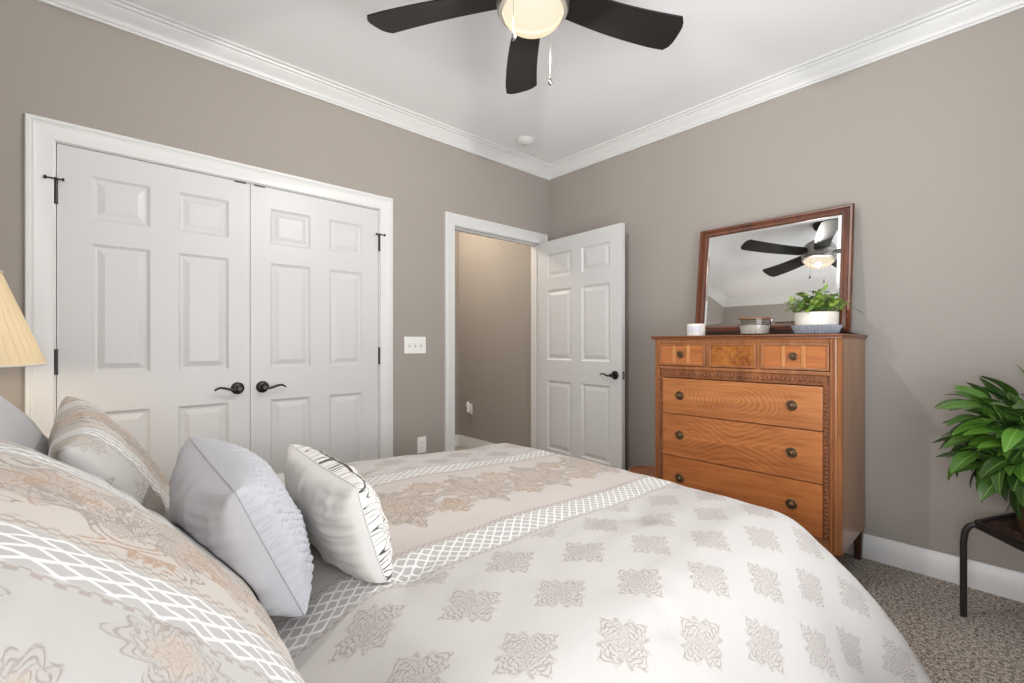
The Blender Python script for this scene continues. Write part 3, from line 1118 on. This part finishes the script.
def two_face(name, label, c, lean, yaw, roll, W, Hh, T, seed, back, front, fr_name, ruffle=None, T2=None):
    t = thing(name, label, 'pillow')
    mw = pose(t, c, lean, yaw, roll)
    obj('back_cover', pillow_mesh(W, Hh, T * (1.2 if ruffle else 1.0), seed, -1, 64, 0.06, 0.012), back, t, 180)
    fb = pillow_mesh(W, Hh, T2 or T, seed, 1, 150 if ruffle else 48, 0.06, 0.006, ruffle)
    obj(fr_name, fb, front, t, 180)
    bm = B()                                    # seam cord; its grey on the ruffled pillow paints a shadow crease
    pts = []
    cc = 0.06
    for s in range(96):
        u = s / 24
        k, f = int(u), (u - int(u)) * 2 - 1
        a, b_ = ((f, -1), (1, f), (-f, 1), (-1, -f))[k]
        pts.append((W / 2 * a * (1 - cc * (1 - b_ * b_)), Hh / 2 * b_ * (1 - cc * (1 - a * a)), 0))
    tube(bm, pts + [pts[0]], 0.0016, 6)
    obj('seam_crease', bm, 'mid_grey' if ruffle else back, t, 180)
    kids = [(ch, mw) for ch in t.children]
    for ch in t.children: rest(ch, mw)
    return kids


def net(x, y):
    """smocked cloth: puffs between a diamond net of stitched tucks"""
    u = (x + y) / 0.021 + 0.25 * sin(30 * y)
    v = (x - y) / 0.021 + 0.25 * sin(27 * x)
    return 0.0125 * abs(sin(pi * u) * sin(pi * v)) ** 0.4 - 0.004


T1 = two_face('throw_pillow', 'silver grey throw pillow with a ruffled front, leaning by the patterned shams', (-2.828, -1.770, 0.788), 66, 0, 4, 0.425, 0.285, 0.170, 2.2, 'grey_cloth', 'ruffle', 'ruffled_front', net)
T2 = two_face('throw_pillow', 'plain white throw pillow with black scroll embroidery on its front', (-2.640, -1.79, 0.765), 72, 0, 3, 0.395, 0.240, 0.150, 7.7, 'white_cloth', 'scroll', 'embroidered_front')
squeeze([S2], [S1])
squeeze([P1], [S2]); squeeze([P1], [S1])
squeeze(T1, [S1]); squeeze(T1, [S2])

# ------------------------------------------------------------------ bedside lamp and nightstand
NX, NY = -3.43, -0.52
t = thing('nightstand', 'dark wooden nightstand beside the bed carrying the pleated lamp', 'nightstand', (NX, NY, 0))
off = (NX, NY, 0)
bm = B(); box(bm, NX - 0.24, NX + 0.24, NY - 0.22, NY + 0.22, 0.12, 0.58, 0.004); obj('case', bm, 'w_night', t, None, off)
bm = B(); box(bm, NX - 0.26, NX + 0.26, NY - 0.24, NY + 0.24, 0.581, 0.605, 0.006); obj('top', bm, 'w_night', t, 40, off)
for zz in (0.15, 0.37):
    bm = B(); box(bm, NX + 0.2405, NX + 0.258, NY - 0.20, NY + 0.20, zz, zz + 0.19, 0.004); dr = obj('drawer', bm, 'w_night', t, None, off)
    bm = B(); lathe(bm, [(0.005, 0.0), (0.005, 0.012), (0.014, 0.016), (0.012, 0.026), (0, 0.028)], 16, (NX + 0.2585, NY, zz + 0.095), 'x'); obj('knob', bm, 'brass', dr, 40, off)
for sx in (-1, 1):
    for sy in (-1, 1):
        bm = B(); lathe(bm, [(0.014, 0.001), (0.022, 0.119)], 12, (NX + sx * 0.2, NY + sy * 0.18, 0)); obj('leg', bm, 'w_night', t, 40, off)

LX, LY = -3.387, -0.562
t = thing('table_lamp', 'lit bedside lamp with a cream pleated cone shade', 'lamp', (LX, LY, 0.606))
off = (LX, LY, 0.606)
z0_ = 0.0005
bm = B(); lathe(bm, [(0.075, z0_), (0.075, 0.012), (0.06, 0.02), (0.025, 0.035), (0.020, 0.06), (0.05, 0.10), (0.072, 0.16), (0.068, 0.22), (0.035, 0.30), (0.018, 0.34), (0.016, 0.40), (0, 0.40)], 32); obj('base', bm, 'ceramic', t, 40)
bm = B(); lathe(bm, [(0.010, 0.40), (0.010, 0.43), (0.014, 0.44), (0.014, 0.4615), (0, 0.4615)], 16); obj('socket', bm, 'brass', t, 40)
bm = B(); lathe(bm, [(0.0, 0.462), (0.012, 0.465), (0.028, 0.505), (0.026, 0.535), (0.012, 0.555), (0, 0.56)], 16); obj('bulb', bm, 'bulb', t, 60)
SB, ST = 1.077 - 0.606, 1.392 - 0.606
NP = 38
bm = B()
seg = NP * 6
rings = []
for i in range(9):
    s = i / 8
    r = 0.200 + (0.096 - 0.200) * s
    z = SB + (ST - SB) * s
    rings.append([bm.verts.new(((r + 0.0095 * (r / 0.2) * abs(sin(pi * k / 6)) - 0.006) * cos(2 * pi * k / seg), (r + 0.0095 * (r / 0.2) * abs(sin(pi * k / 6)) - 0.006) * sin(2 * pi * k / seg), z)) for k in range(seg)])
for a, b_ in zip(rings, rings[1:]):
    for k in range(seg): bm.faces.new((a[k], a[(k + 1) % seg], b_[(k + 1) % seg], b_[k]))
obj('lamp_shade', bm, 'shade', t, 60)
for rr, zz in ((0.201, SB), (0.097, ST)):
    bm = B()
    tube(bm, [(rr * cos(2 * pi * k / 64), rr * sin(2 * pi * k / 64), zz) for k in range(65)], 0.0035, 8)
    obj('shade_trim', bm, 'white_cloth', t, 60)
bm = B()
for k in range(3):
    a = 2 * pi * k / 3
    tube(bm, [(0.006 * cos(a), 0.006 * sin(a), 0.47), (0.10 * cos(a), 0.10 * sin(a), SB + 0.10), (0.160 * cos(a), 0.160 * sin(a), SB + 0.09)], 0.002, 6)
obj('shade_spider', bm, 'brass', t, 60)

# ------------------------------------------------------------------ dresser
DX, DYR, DYL = -0.53, -2.325, -1.372       # front face, right end, left end
DZ = 1.195
DC = (DYR + DYL) / 2
t = thing('dresser', 'tall antique orange-brown wooden chest of drawers against the right wall', 'dresser', (-0.28, DC, 0))
off = (-0.28, DC, 0)
XBK = -0.022


def part(name, bm, mat, parent=t, smooth=None, shift=None, label=None):
    """dresser piece whose own origin sits at shift (so veneer figure is centred on it)"""
    o_ = Vector(off)
    s = Vector(shift) if shift else o_
    bmesh.ops.translate(bm, vec=-s, verts=bm.verts)
    o = obj(name, bm, mat, parent, smooth, label=label)
    base = o_ if parent is t else Vector(parent['_o'])
    o.location = s - base
    o['_o'] = tuple(s)
    return o


# case: side panels, back, bottom, front rails
bm = B()
box(bm, DX + 0.030, XBK, DYR, DYR + 0.02, 0.172, DZ - 0.022)
part('side_panel', bm, 'w_side')
bm = B()
box(bm, DX + 0.030, XBK, DYL - 0.02, DYL, 0.172, DZ - 0.022)
part('side_panel', bm, 'w_side')
bm = B()
box(bm, XBK - 0.012, XBK - 0.002, DYR + 0.021, DYL - 0.021, 0.18, DZ - 0.024)
box(bm, DX + 0.06, XBK - 0.014, DYR + 0.021, DYL - 0.021, 0.18, 0.20)
part('back_panel', bm, 'w_case')
bm = B()
yl, yr = DYL - 0.042, DYR + 0.042
box(bm, DX + 0.004, DX + 0.05, yr, yl, DZ - 0.042, DZ - 0.022)          # under the top
box(bm, DX - 0.004, DX + 0.05, yr, yl, 0.998, 1.018, 0.004)              # under the small drawers
box(bm, DX + 0.006, DX + 0.05, yr, yl, 0.172, 0.232, 0.003)              # bottom rail
for ya in (-1.706, -1.974):
    box(bm, DX + 0.002, DX + 0.05, ya - 0.010, ya + 0.010, 1.018, DZ - 0.042)
box(bm, DX + 0.012, DX + 0.05, yr, yr + 0.027, 0.232, 0.998); box(bm, DX + 0.012, DX + 0.05, yl - 0.027, yl, 0.232, 0.998)
box(bm, DX + 0.012, DX + 0.05, yr + 0.027, yl - 0.027, 0.950, 0.998)
part('face_frame', bm, 'w_case')
# canted, fluted corner posts
for sg, ye in ((1, DYL), (-1, DYR)):
    bm = B()
    pts = []
    for (dx, dy) in ((0.0, 0.042), (-0.004, 0.040), (-0.004, 0.032), (0.004, 0.029), (0.004, 0.025), (-0.002, 0.022), (-0.001, 0.016), (0.007, 0.011), (0.010, 0.007), (0.018, 0.001), (0.030, -0.001), (0.055, -0.001), (0.055, 0.019), (0.050, 0.042)):
        pts.append((DX + dx, ye - sg * dy))
    prism(bm, pts, 'z', 0.172, DZ - 0.0225)
    part('corner_post', bm, 'w_case', smooth=25)
# top with moulded edge
bm = B()
box(bm, DX - 0.014, XBK + 0.010, DYR - 0.012, DYL + 0.012, DZ - 0.010, DZ, 0.004, 3)
box(bm, DX - 0.008, XBK + 0.006, DYR - 0.006, DYL + 0.006, DZ - 0.022, DZ - 0.0101, 0.003)
part('top', bm, 'w_top', smooth=40)
# legs
for lx in (DX + 0.028, XBK - 0.020):
    for ly in (DYL - 0.026, DYR + 0.026):
        bm = B()
        w0, w1 = (0.018, 0.026) if lx < -0.3 else (0.014, 0.021)
        vsq = []
        for (w, z) in ((w0, 0.001), (w1, 0.1715)):
            vsq.append([bm.verts.new((lx + sx * w, ly + sy * w, z)) for sx, sy in ((-1, -1), (1, -1), (1, 1), (-1, 1))])
        for k in range(4): bm.faces.new((vsq[0][k], vsq[0][(k + 1) % 4], vsq[1][(k + 1) % 4], vsq[1][k]))
        bm.faces.new(vsq[0][::-1]); bm.faces.new(vsq[1])
        part('leg', bm, 'w_leg')


def knob(parent, y, z, r=0.026):
    bm = B()
    x = DX - 0.0105
    lathe(bm, [(0.0, 0.0), (r, 0.0), (r, -0.003), (r - 0.003, -0.005), (r - 0.007, -0.004), (r - 0.009, -0.008), (r - 0.013, -0.009), (r - 0.015, -0.014), (0.006, -0.018), (0, -0.019)], 28, (x, y, z), 'x')
    k = part('knob', bm, 'brass', parent, 35)
    bm = B()                                        # swirl ring
    pts = [(x - 0.010 - 0.001 * sin(a * 3), y + (0.013 + 0.005 * sin(a * 1.5)) * cos(a), z + (0.013 + 0.005 * sin(a * 1.5)) * sin(a)) for a in [i * 2 * pi / 30 for i in range(31)]]
    tube(bm, pts, 0.0018, 6)
    part('knob_ring', bm, 'brass', k, 60)


# three long drawers
yL, yR = -1.424, -2.255 - 0.012
yR = -2.2715 + 0.0
for z0d, z1d, mt in ((0.738, 0.946, 'w_draw'), (0.489, 0.734, 'w_draw2'), (0.236, 0.485, 'w_draw3')):
    bm = B(); box(bm, DX - 0.010, DX + 0.011, yR + 0.016, yL - 0.016, z0d, z1d, 0.003)
    dr = part('drawer', bm, mt, shift=(DX, (yL + yR) / 2, (z0d + z1d) / 2))
    zk = (z0d + z1d) / 2 + 0.005
    knob(dr, -1.549, zk); knob(dr, -2.127, zk)
# three small drawers
for i, (y0d, y1d) in enumerate(((-1.416, -1.694), (-1.718, -1.962), (-1.986, -2.281))):
    bm = B(); box(bm, DX - 0.002, DX + 0.03, y1d, y0d, 1.020, DZ - 0.044, 0.003)
    # raised border
    for (a0, a1, c0, c1) in ((y1d, y0d, 1.021, 1.032), (y1d, y0d, DZ - 0.056, DZ - 0.045), (y1d, y1d + 0.011, 1.033, DZ - 0.057), (y0d - 0.011, y0d, 1.033, DZ - 0.057)):
        box(bm, DX - 0.010, DX - 0.0021, a0, a1, c0, c1, 0.002)
    dr = part('drawer', bm, 'w_case')
    bm = B(); box(bm, DX - 0.0045, DX - 0.0022, y1d + 0.012, y0d - 0.012, 1.033, DZ - 0.057)
    part('veneer_panel', bm, 'w_burl' if i == 1 else 'w_draw3', dr)
    if i != 1:
        mid = (y0d + y1d) / 2
        for s in (-1, 1):
            bm = B(); box(bm, DX - 0.0095, DX - 0.0046, mid + s * 0.043 - 0.009, mid + s * 0.043 + 0.009, 1.033, DZ - 0.057, 0.0015)
            part('applied_strip', bm, 'w_strip', dr)
        knob(dr, mid, 1.087, 0.020)
# carved leaf moulding: one continuous run down both sides and across
bm = B()
box(bm, DX - 0.001, DX + 0.011, yR - 0.0005, yL + 0.0005, 0.952, 0.996)
box(bm, DX - 0.001, DX + 0.011, yL - 0.0150, yL + 0.0135, 0.234, 0.9519)
box(bm, DX - 0.001, DX + 0.011, yR - 0.0115, yR + 0.0150, 0.234, 0.9519)


def leafbump(bm, c, ang, L=0.017, w=0.0065):
    r = bmesh.ops.create_uvsphere(bm, u_segments=8, v_segments=5, radius=1)
    for v in r['verts']:
        a, b_ = v.co.y * L, v.co.z * w
        v.co = Vector((c[0] + v.co.x * 0.006, c[1] + a * cos(ang) - b_ * sin(ang), c[2] + a * sin(ang) + b_ * cos(ang)))


n = 40
for i in range(n):
    y = yR + 0.010 + (yL - yR - 0.02) * (i + 0.5) / n
    leafbump(bm, (DX - 0.003, y, 0.974), 0.9 if i % 2 else -0.9, 0.014, 0.0055)
n = 36
for ys in (yL - 0.0008, yR + 0.0018):
    for i in range(n):
        z = 0.242 + (0.944 - 0.242) * (i + 0.5) / n
        leafbump(bm, (DX - 0.003, ys, z), 0.75 if i % 2 else -0.75, 0.0125, 0.0055)
part('carved_moulding', bm, 'w_carve', smooth=50)

# ------------------------------------------------------------------ mirror on the dresser
MB, MW, MH = Vector((-0.125, -1.862, DZ + 0.012)), 0.842, 0.70
t = thing('dresser_mirror', 'rectangular wood-framed mirror tilted back on top of the dresser', 'mirror', MB)
piv = bpy.data.objects.new('mirror_tilt', None)
TILT = radians(7.3)


def tl(bm):
    """tip the mirror back round its lower edge"""
    bmesh.ops.rotate(bm, cent=(0, 0, 0), matrix=Matrix.Rotation(TILT, 3, 'Y'), verts=bm.verts)
    return bm


bpy.data.objects.remove(piv)
fw_, ft = 0.056, 0.030
prof = [(0.0, 0.004), (0.0, -0.014), (0.006, -0.018), (0.016, -0.016), (0.020, -0.010), (0.034, -0.012), (0.040, -0.017), (0.050, -0.014), (0.056, -0.003), (0.056, 0.004)]
bm = B()
rows = []
for o_, dx in prof:
    rows.append([bm.verts.new(c) for c in ((dx, -MW / 2 + o_, o_), (dx, MW / 2 - o_, o_), (dx, MW / 2 - o_, MH - o_ * 0.85), (dx, -MW / 2 + o_, MH - o_ * 0.85))])
k = len(prof)
for i in range(k):
    a, b_ = rows[i], rows[(i + 1) % k]
    for j in range(4): bm.faces.new((a[j], a[(j + 1) % 4], b_[(j + 1) % 4], b_[j]))
obj('frame', tl(bm), 'w_mirror', t, 35)
bm = B()
g = 0.0545
bv = 0.016
o1 = [bm.verts.new(c) for c in ((-0.002, -MW / 2 + g, g), (-0.002, MW / 2 - g, g), (-0.002, MW / 2 - g, MH - g * 0.85), (-0.002, -MW / 2 + g, MH - g * 0.85))]
o2 = [bm.verts.new(c) for c in ((-0.004, -MW / 2 + g + bv, g + bv), (-0.004, MW / 2 - g - bv, g + bv), (-0.004, MW / 2 - g - bv, MH - g * 0.85 - bv), (-0.004, -MW / 2 + g + bv, MH - g * 0.85 - bv))]
o3 = [bm.verts.new((0.003, v.co.y, v.co.z)) for v in o1]
for j in range(4):
    bm.faces.new((o1[j], o1[(j + 1) % 4], o2[(j + 1) % 4], o2[j]))
    bm.faces.new((o3[j], o3[(j + 1) % 4], o1[(j + 1) % 4], o1[j]))
bm.faces.new(o2); bm.faces.new(o3)
obj('mirror_glass', tl(bm), 'mirror', t)
bm = B(); box(bm, 0.0045, 0.010, -MW / 2 + 0.01, MW / 2 - 0.01, 0.012, MH - 0.01); obj('backing_board', tl(bm), 'w_mbase', t)
bm = B()
box(bm, -0.050, 0.055, -MW / 2 - 0.020, MW / 2 + 0.030, -0.0115, -0.001, 0.003)
prism(bm, [(-MW / 2 + 0.02, -0.001), (MW / 2 - 0.02, -0.001), (MW / 2 - 0.02, 0.020), (0.10, 0.022), (0.06, 0.032), (-0.06, 0.032), (-0.10, 0.022), (-MW / 2 + 0.02, 0.020)], 'x', -0.034, -0.021)
obj('base_rail', bm, 'w_mbase', t)
for s in (-1, 1):
    bm = B()
    tube(bm, [(0.050, s * 0.30, -0.001), (0.070, s * 0.30, 0.16), (0.067, s * 0.30, 0.46)], 0.008, 8)
    obj('rear_strut', bm, 'w_mbase', t)

# ------------------------------------------------------------------ things on the dresser
ZT = DZ + 0.0005
t = thing('candle', 'small white candle tin at the end of the dresser nearest the door', 'candle', (-0.36, -1.560, ZT))
bm = B(); lathe(bm, [(0.050, 0), (0.052, 0.002), (0.052, 0.070), (0.050, 0.073), (0.046, 0.073), (0.046, 0.060), (0, 0.060)], 36); obj('tin', bm, 'white_tin', t, 40)
bm = B()
arc = [radians(150 + 90 * i / 16) for i in range(17)]
A = [bm.verts.new((0.0526 * cos(a), 0.0526 * sin(a), 0.020)) for a in arc]
C_ = [bm.verts.new((0.0526 * cos(a), 0.0526 * sin(a), 0.060)) for a in arc]
for i in range(16): bm.faces.new((A[i], A[i + 1], C_[i + 1], C_[i]))
obj('paper_label', bm, 'label', t, 60)
bm = B(); tube(bm, [(0, 0, 0.060), (0.001, 0, 0.072)], 0.001, 6); obj('wick', bm, 'slot', t)

t = thing('candle', 'glass bowl candle with brown reflection round its rim before the mirror', 'candle', (-0.40, -1.908, ZT))
bm = B(); lathe(bm, [(0, 0), (0.066, 0.0), (0.071, 0.004), (0.079, 0.050), (0.084, 0.092), (0.0815, 0.092), (0.076, 0.050), (0.068, 0.007), (0, 0.006)], 48); obj('glass_bowl', bm, 'glass', t, 40)
bm = B(); lathe(bm, [(0, 0.0065), (0.0672, 0.0075), (0.0745, 0.052), (0.071, 0.053), (0, 0.053)], 40); obj('wax', bm, 'wax', t, 40)
for k in range(3):
    a = 2 * pi * k / 3
    bm = B()
    tube(bm, [(0.035 * cos(a), 0.035 * sin(a), 0.053), (0.036 * cos(a), 0.035 * sin(a), 0.066)], 0.0012, 6)
    obj('wick', bm, 'slot', t)
bm = B(); lathe(bm, [(0.0843, 0.086), (0.0848, 0.0925), (0.0836, 0.0945), (0.0812, 0.0945), (0.0812, 0.0925), (0.0838, 0.0924)], 48); obj('reflection_band', bm, 'glass_reflection', t, 40)  # band painted brown for the reflection in the upper glass


def leaf(bm, base, d, up, L, w, droop, fold=0.25, n=8, uvl=None, twist=0.0):
    """pointed leaf with midrib fold that arcs over"""
    d = Vector(d).normalized(); up = Vector(up)
    s = d.cross(up)
    if s.length < 1e-3: s = Vector((1, 0, 0))
    s.normalize(); up = s.cross(d).normalized()
    s = (s * cos(twist) + up * sin(twist)).normalized(); up = s.cross(d).normalized()
    rows = []
    p = Vector(base)
    ang = 0.0
    for i in range(n + 1):
        t_ = i / n
        wd = w * (sin(pi * min(1, t_ ** 0.75 * 0.97 + 0.015)) ** 0.85) * 0.5
        ax = (d * cos(ang) - up * sin(ang)); nu = (up * cos(ang) + d * sin(ang))
        rows.append(((p - s * wd + nu * wd * fold), p.copy(), (p + s * wd + nu * wd * fold), t_))
        p = p + ax * (L / n); ang += droop / n
    prev = None
    for a, c, b_, t_ in rows:
        cur = (bm.verts.new(a), bm.verts.new(c), bm.verts.new(b_), t_)
        if prev:
            for i, (v0, v1) in enumerate(((0.0, 0.5), (0.5, 1.0))):
                f = bm.faces.new((prev[i], prev[i + 1], cur[i + 1], cur[i]))
                if uvl:
                    for lp_, uv in zip(f.loops, ((prev[3], v0), (prev[3], v1), (cur[3], v1), (cur[3], v0))): lp_[uvl].uv = uv
        prev = cur


# small plant in speckled pot
PP = Vector((-0.33, -2.178, ZT))
t = thing('potted_plant', 'small leafy green plant in a speckled white pot before the mirror', 'plant', PP)
bm = B(); lathe(bm, [(0, 0), (0.084, 0.0), (0.092, 0.006), (0.109, 0.046), (0.105, 0.046), (0.098, 0.026), (0.08, 0.009), (0, 0.009)], 96, ripple=lambda i, r, h: 0.0022 * (1 if i % 2 else -1) if r > 0.09 else 0); obj('saucer', bm, 'grey_ceramic', t, 20)
bm = B(); lathe(bm, [(0, 0.0095), (0.070, 0.0095), (0.080, 0.016), (0.094, 0.055), (0.096, 0.110), (0.093, 0.113), (0.087, 0.104), (0.086, 0.088), (0, 0.088)], 48); obj('pot', bm, 'ceramic', t, 40)
bm = B(); lathe(bm, [(0, 0.0885), (0.085, 0.0885), (0.04, 0.097), (0, 0.099)], 24); obj('soil', bm, 'soil', t, 60)
rnd = random.Random(11)
lb, sb = B(), B()
uvl = lb.loops.layers.uv.new('UVMap')
for k in range(170):
    a = rnd.uniform(0, 2 * pi)
    rr = rnd.uniform(0.02, 0.110) if k > 6 else rnd.uniform(0.0, 0.05)
    tipz = 0.120 + rnd.uniform(0.0, 0.115) * (1 - rr / 0.22)
    if cos(a) > 0.2: rr = min(rr, 0.10)
    tip = Vector((rr * cos(a), rr * sin(a), tipz))
    b0_ = Vector((0.3 * rr * cos(a), 0.3 * rr * sin(a), 0.094))
    mid_ = (b0_ + tip) / 2 + Vector((0, 0, 0.03))
    tube(sb, bez([b0_, mid_, tip], 3), 0.0013, 5)
    dirv = Vector((cos(a + rnd.uniform(-0.8, 0.8)), sin(a + rnd.uniform(-0.8, 0.8)), rnd.uniform(-0.4, 1.5)))
    leaf(lb, tip, dirv, (0, 0, 1), rnd.uniform(0.032, 0.055), rnd.uniform(0.018, 0.028), rnd.uniform(0.4, 1.3), 0.2, 6, uvl, rnd.uniform(-0.6, 0.6))
# one long trailing sprig towards the wall side
tube(sb, bez([(0.0, -0.03, 0.10), (-0.02, -0.11, 0.15), (-0.01, -0.175, 0.115)], 5), 0.0013, 5)
leaf(lb, (-0.01, -0.172, 0.117), (0.1, -0.7, -0.6), (0, 0, 1), 0.045, 0.022, 0.4, 0.2, 6, uvl)
tube(sb, bez([(0.0, -0.01, 0.10), (-0.01, -0.02, 0.18), (0.0, -0.035, 0.225)], 5), 0.0013, 5)
leaf(lb, (0, -0.035, 0.223), (-0.1, -0.3, 0.8), (-1, 0, 0.2), 0.04, 0.018, 0.4, 0.2, 6, uvl)
obj('stems', sb, 'stem', t, 60)
obj('foliage', lb, 'leaf_small', t, 60)

# ------------------------------------------------------------------ plant stand and big plant by the right wall
SC_ = Vector((-0.315, -3.022, 0))
t = thing('plant_stand', 'low black metal stand with a bent tube leg under the leafy plant', 'stand', SC_)
hexp = []
RH = 0.283
for k in range(6):
    a = radians(96 + 60 * k)
    c = Vector((RH * cos(a), RH * sin(a)))
    for j in range(5):                      # rounded corners
        b_ = a + radians(-30 + 15 * j)
        cc = Vector(((RH - 0.035) * cos(a), (RH - 0.035) * sin(a)))
        hexp.append((cc.x + 0.030 * cos(b_), cc.y + 0.030 * sin(b_)))
TZ = 0.411
bm = B()
inner = [(x * 0.93, y * 0.93) for x, y in hexp]
prism(bm, inner, 'z', TZ - 0.012, TZ - 0.006)
m_, b__ = new_mat('pierced_dark_metal', 0.6, 0.2)
v_ = coords()
setc(b__, mixc(step(noise_n(v_, 60, 2), 0.45, 0.6), srgb(62, 44, 38), srgb(104, 78, 66)))
obj('top_plate', bm, m_, t)
bm = B()
n = len(hexp)
rowsv = []
for (s, z) in ((1.0, TZ), (1.0, TZ - 0.026), (0.93, TZ - 0.026), (0.93, TZ)):
    rowsv.append([bm.verts.new((x * s, y * s, z)) for x, y in hexp])
for i in range(4):
    a, b_ = rowsv[i], rowsv[(i + 1) % 4]
    for k in range(n): bm.faces.new((a[k], a[(k + 1) % n], b_[(k + 1) % n], b_[k]))
obj('rim', bm, 'black', t, 30)
for k in range(3):
    a = radians(96 + 120 * k)
    u = Vector((cos(a), sin(a), 0))
    bm = B()
    pts = bez([u * (RH - 0.045) + Vector((0, 0, TZ - 0.013)), u * (RH - 0.012) + Vector((0, 0, TZ - 0.015)), u * (RH + 0.009) + Vector((0, 0, TZ - 0.028)), u * (RH + 0.021) + Vector((0, 0, TZ - 0.055)), u * (RH + 0.026) + Vector((0, 0, TZ - 0.100))], 4) + [ u * (RH + 0.026) + Vector((0, 0, 0.001))]
    tube(bm, pts, 0.0115, 12)
    obj('leg', bm, 'black', t, 50)

PB = Vector((-0.330, -2.965, TZ - 0.0055))
t = thing('potted_plant', 'large bushy plant with broad pointed leaves on the black stand', 'plant', PB)
bm = B(); lathe(bm, [(0, 0), (0.085, 0), (0.095, 0.01), (0.112, 0.15), (0.114, 0.165), (0.106, 0.165), (0.103, 0.14), (0, 0.138)], 40); obj('pot', bm, new_mat('brown_pot', 0.5, base=srgb(96, 70, 54))[0], t, 40)
bm = B(); lathe(bm, [(0, 0.1385), (0.102, 0.1385), (0.05, 0.150), (0, 0.152)], 24); obj('soil', bm, 'soil', t, 60)
rnd = random.Random(5)
lb, sb = B(), B()
uvl = lb.loops.layers.uv.new('UVMap')
for k in range(380):
    a = rnd.uniform(0, 2 * pi)
    ph = math.asin(rnd.uniform(-0.9, 1.0))
    q_ = rnd.uniform(0.45, 1.0)
    R_ = Vector((cos(a) * cos(ph), sin(a) * cos(ph), sin(ph)))
    base = Vector((0.05 * cos(a), 0.05 * sin(a), 0.145))
    tip = Vector((cos(a) * cos(ph) ** 0.5 * 0.250 * q_, sin(a) * cos(ph) ** 0.5 * 0.272 * q_, 0.350 + R_.z * 0.215 * q_))
    if PB.x + tip.x > -0.12: tip.x = -0.12 - PB.x - rnd.uniform(0, 0.06)
    tube(sb, bez([base, (base + tip) / 2 + Vector((0, 0, 0.04)), tip], 3), 0.002, 5)
    aa = a + rnd.uniform(-0.5, 0.5)
    el = 0.85 * ph - 0.22 + rnd.uniform(-0.55, 0.55)
    dirv = Vector((cos(aa) * cos(el), sin(aa) * cos(el), sin(el)))
    L_ = rnd.uniform(0.095, 0.150)
    if tip.x + dirv.x * L_ + PB.x > -0.035: dirv.x = min(dirv.x, 0.02 - rnd.uniform(0, 0.3))
    leaf(lb, tip, dirv, (0, 0, 1), L_, rnd.uniform(0.048, 0.070), rnd.uniform(0.3, 1.0), 0.22, 8, uvl, rnd.uniform(-0.6, 0.6))
obj('stems', sb, 'stem', t, 60)
obj('foliage', lb, 'leaf_big', t, 60)

# ------------------------------------------------------------------ wooden basket between door and dresser
t = thing('waste_basket', 'round brown wooden basket peeking out between the open door and dresser', 'basket', (-0.36, -1.235, 0))
bm = B(); lathe(bm, [(0, 0.001), (0.095, 0.001), (0.118, 0.30), (0.112, 0.30), (0.090, 0.010), (0, 0.010)], 40); obj('body', bm, 'basket', t, 40)
bm = B(); lathe(bm, [(0.1182, 0.285), (0.128, 0.288), (0.129, 0.305), (0.121, 0.309), (0.1115, 0.3015), (0.1182, 0.3005)], 40); obj('rim', bm, 'basket', t, 40)
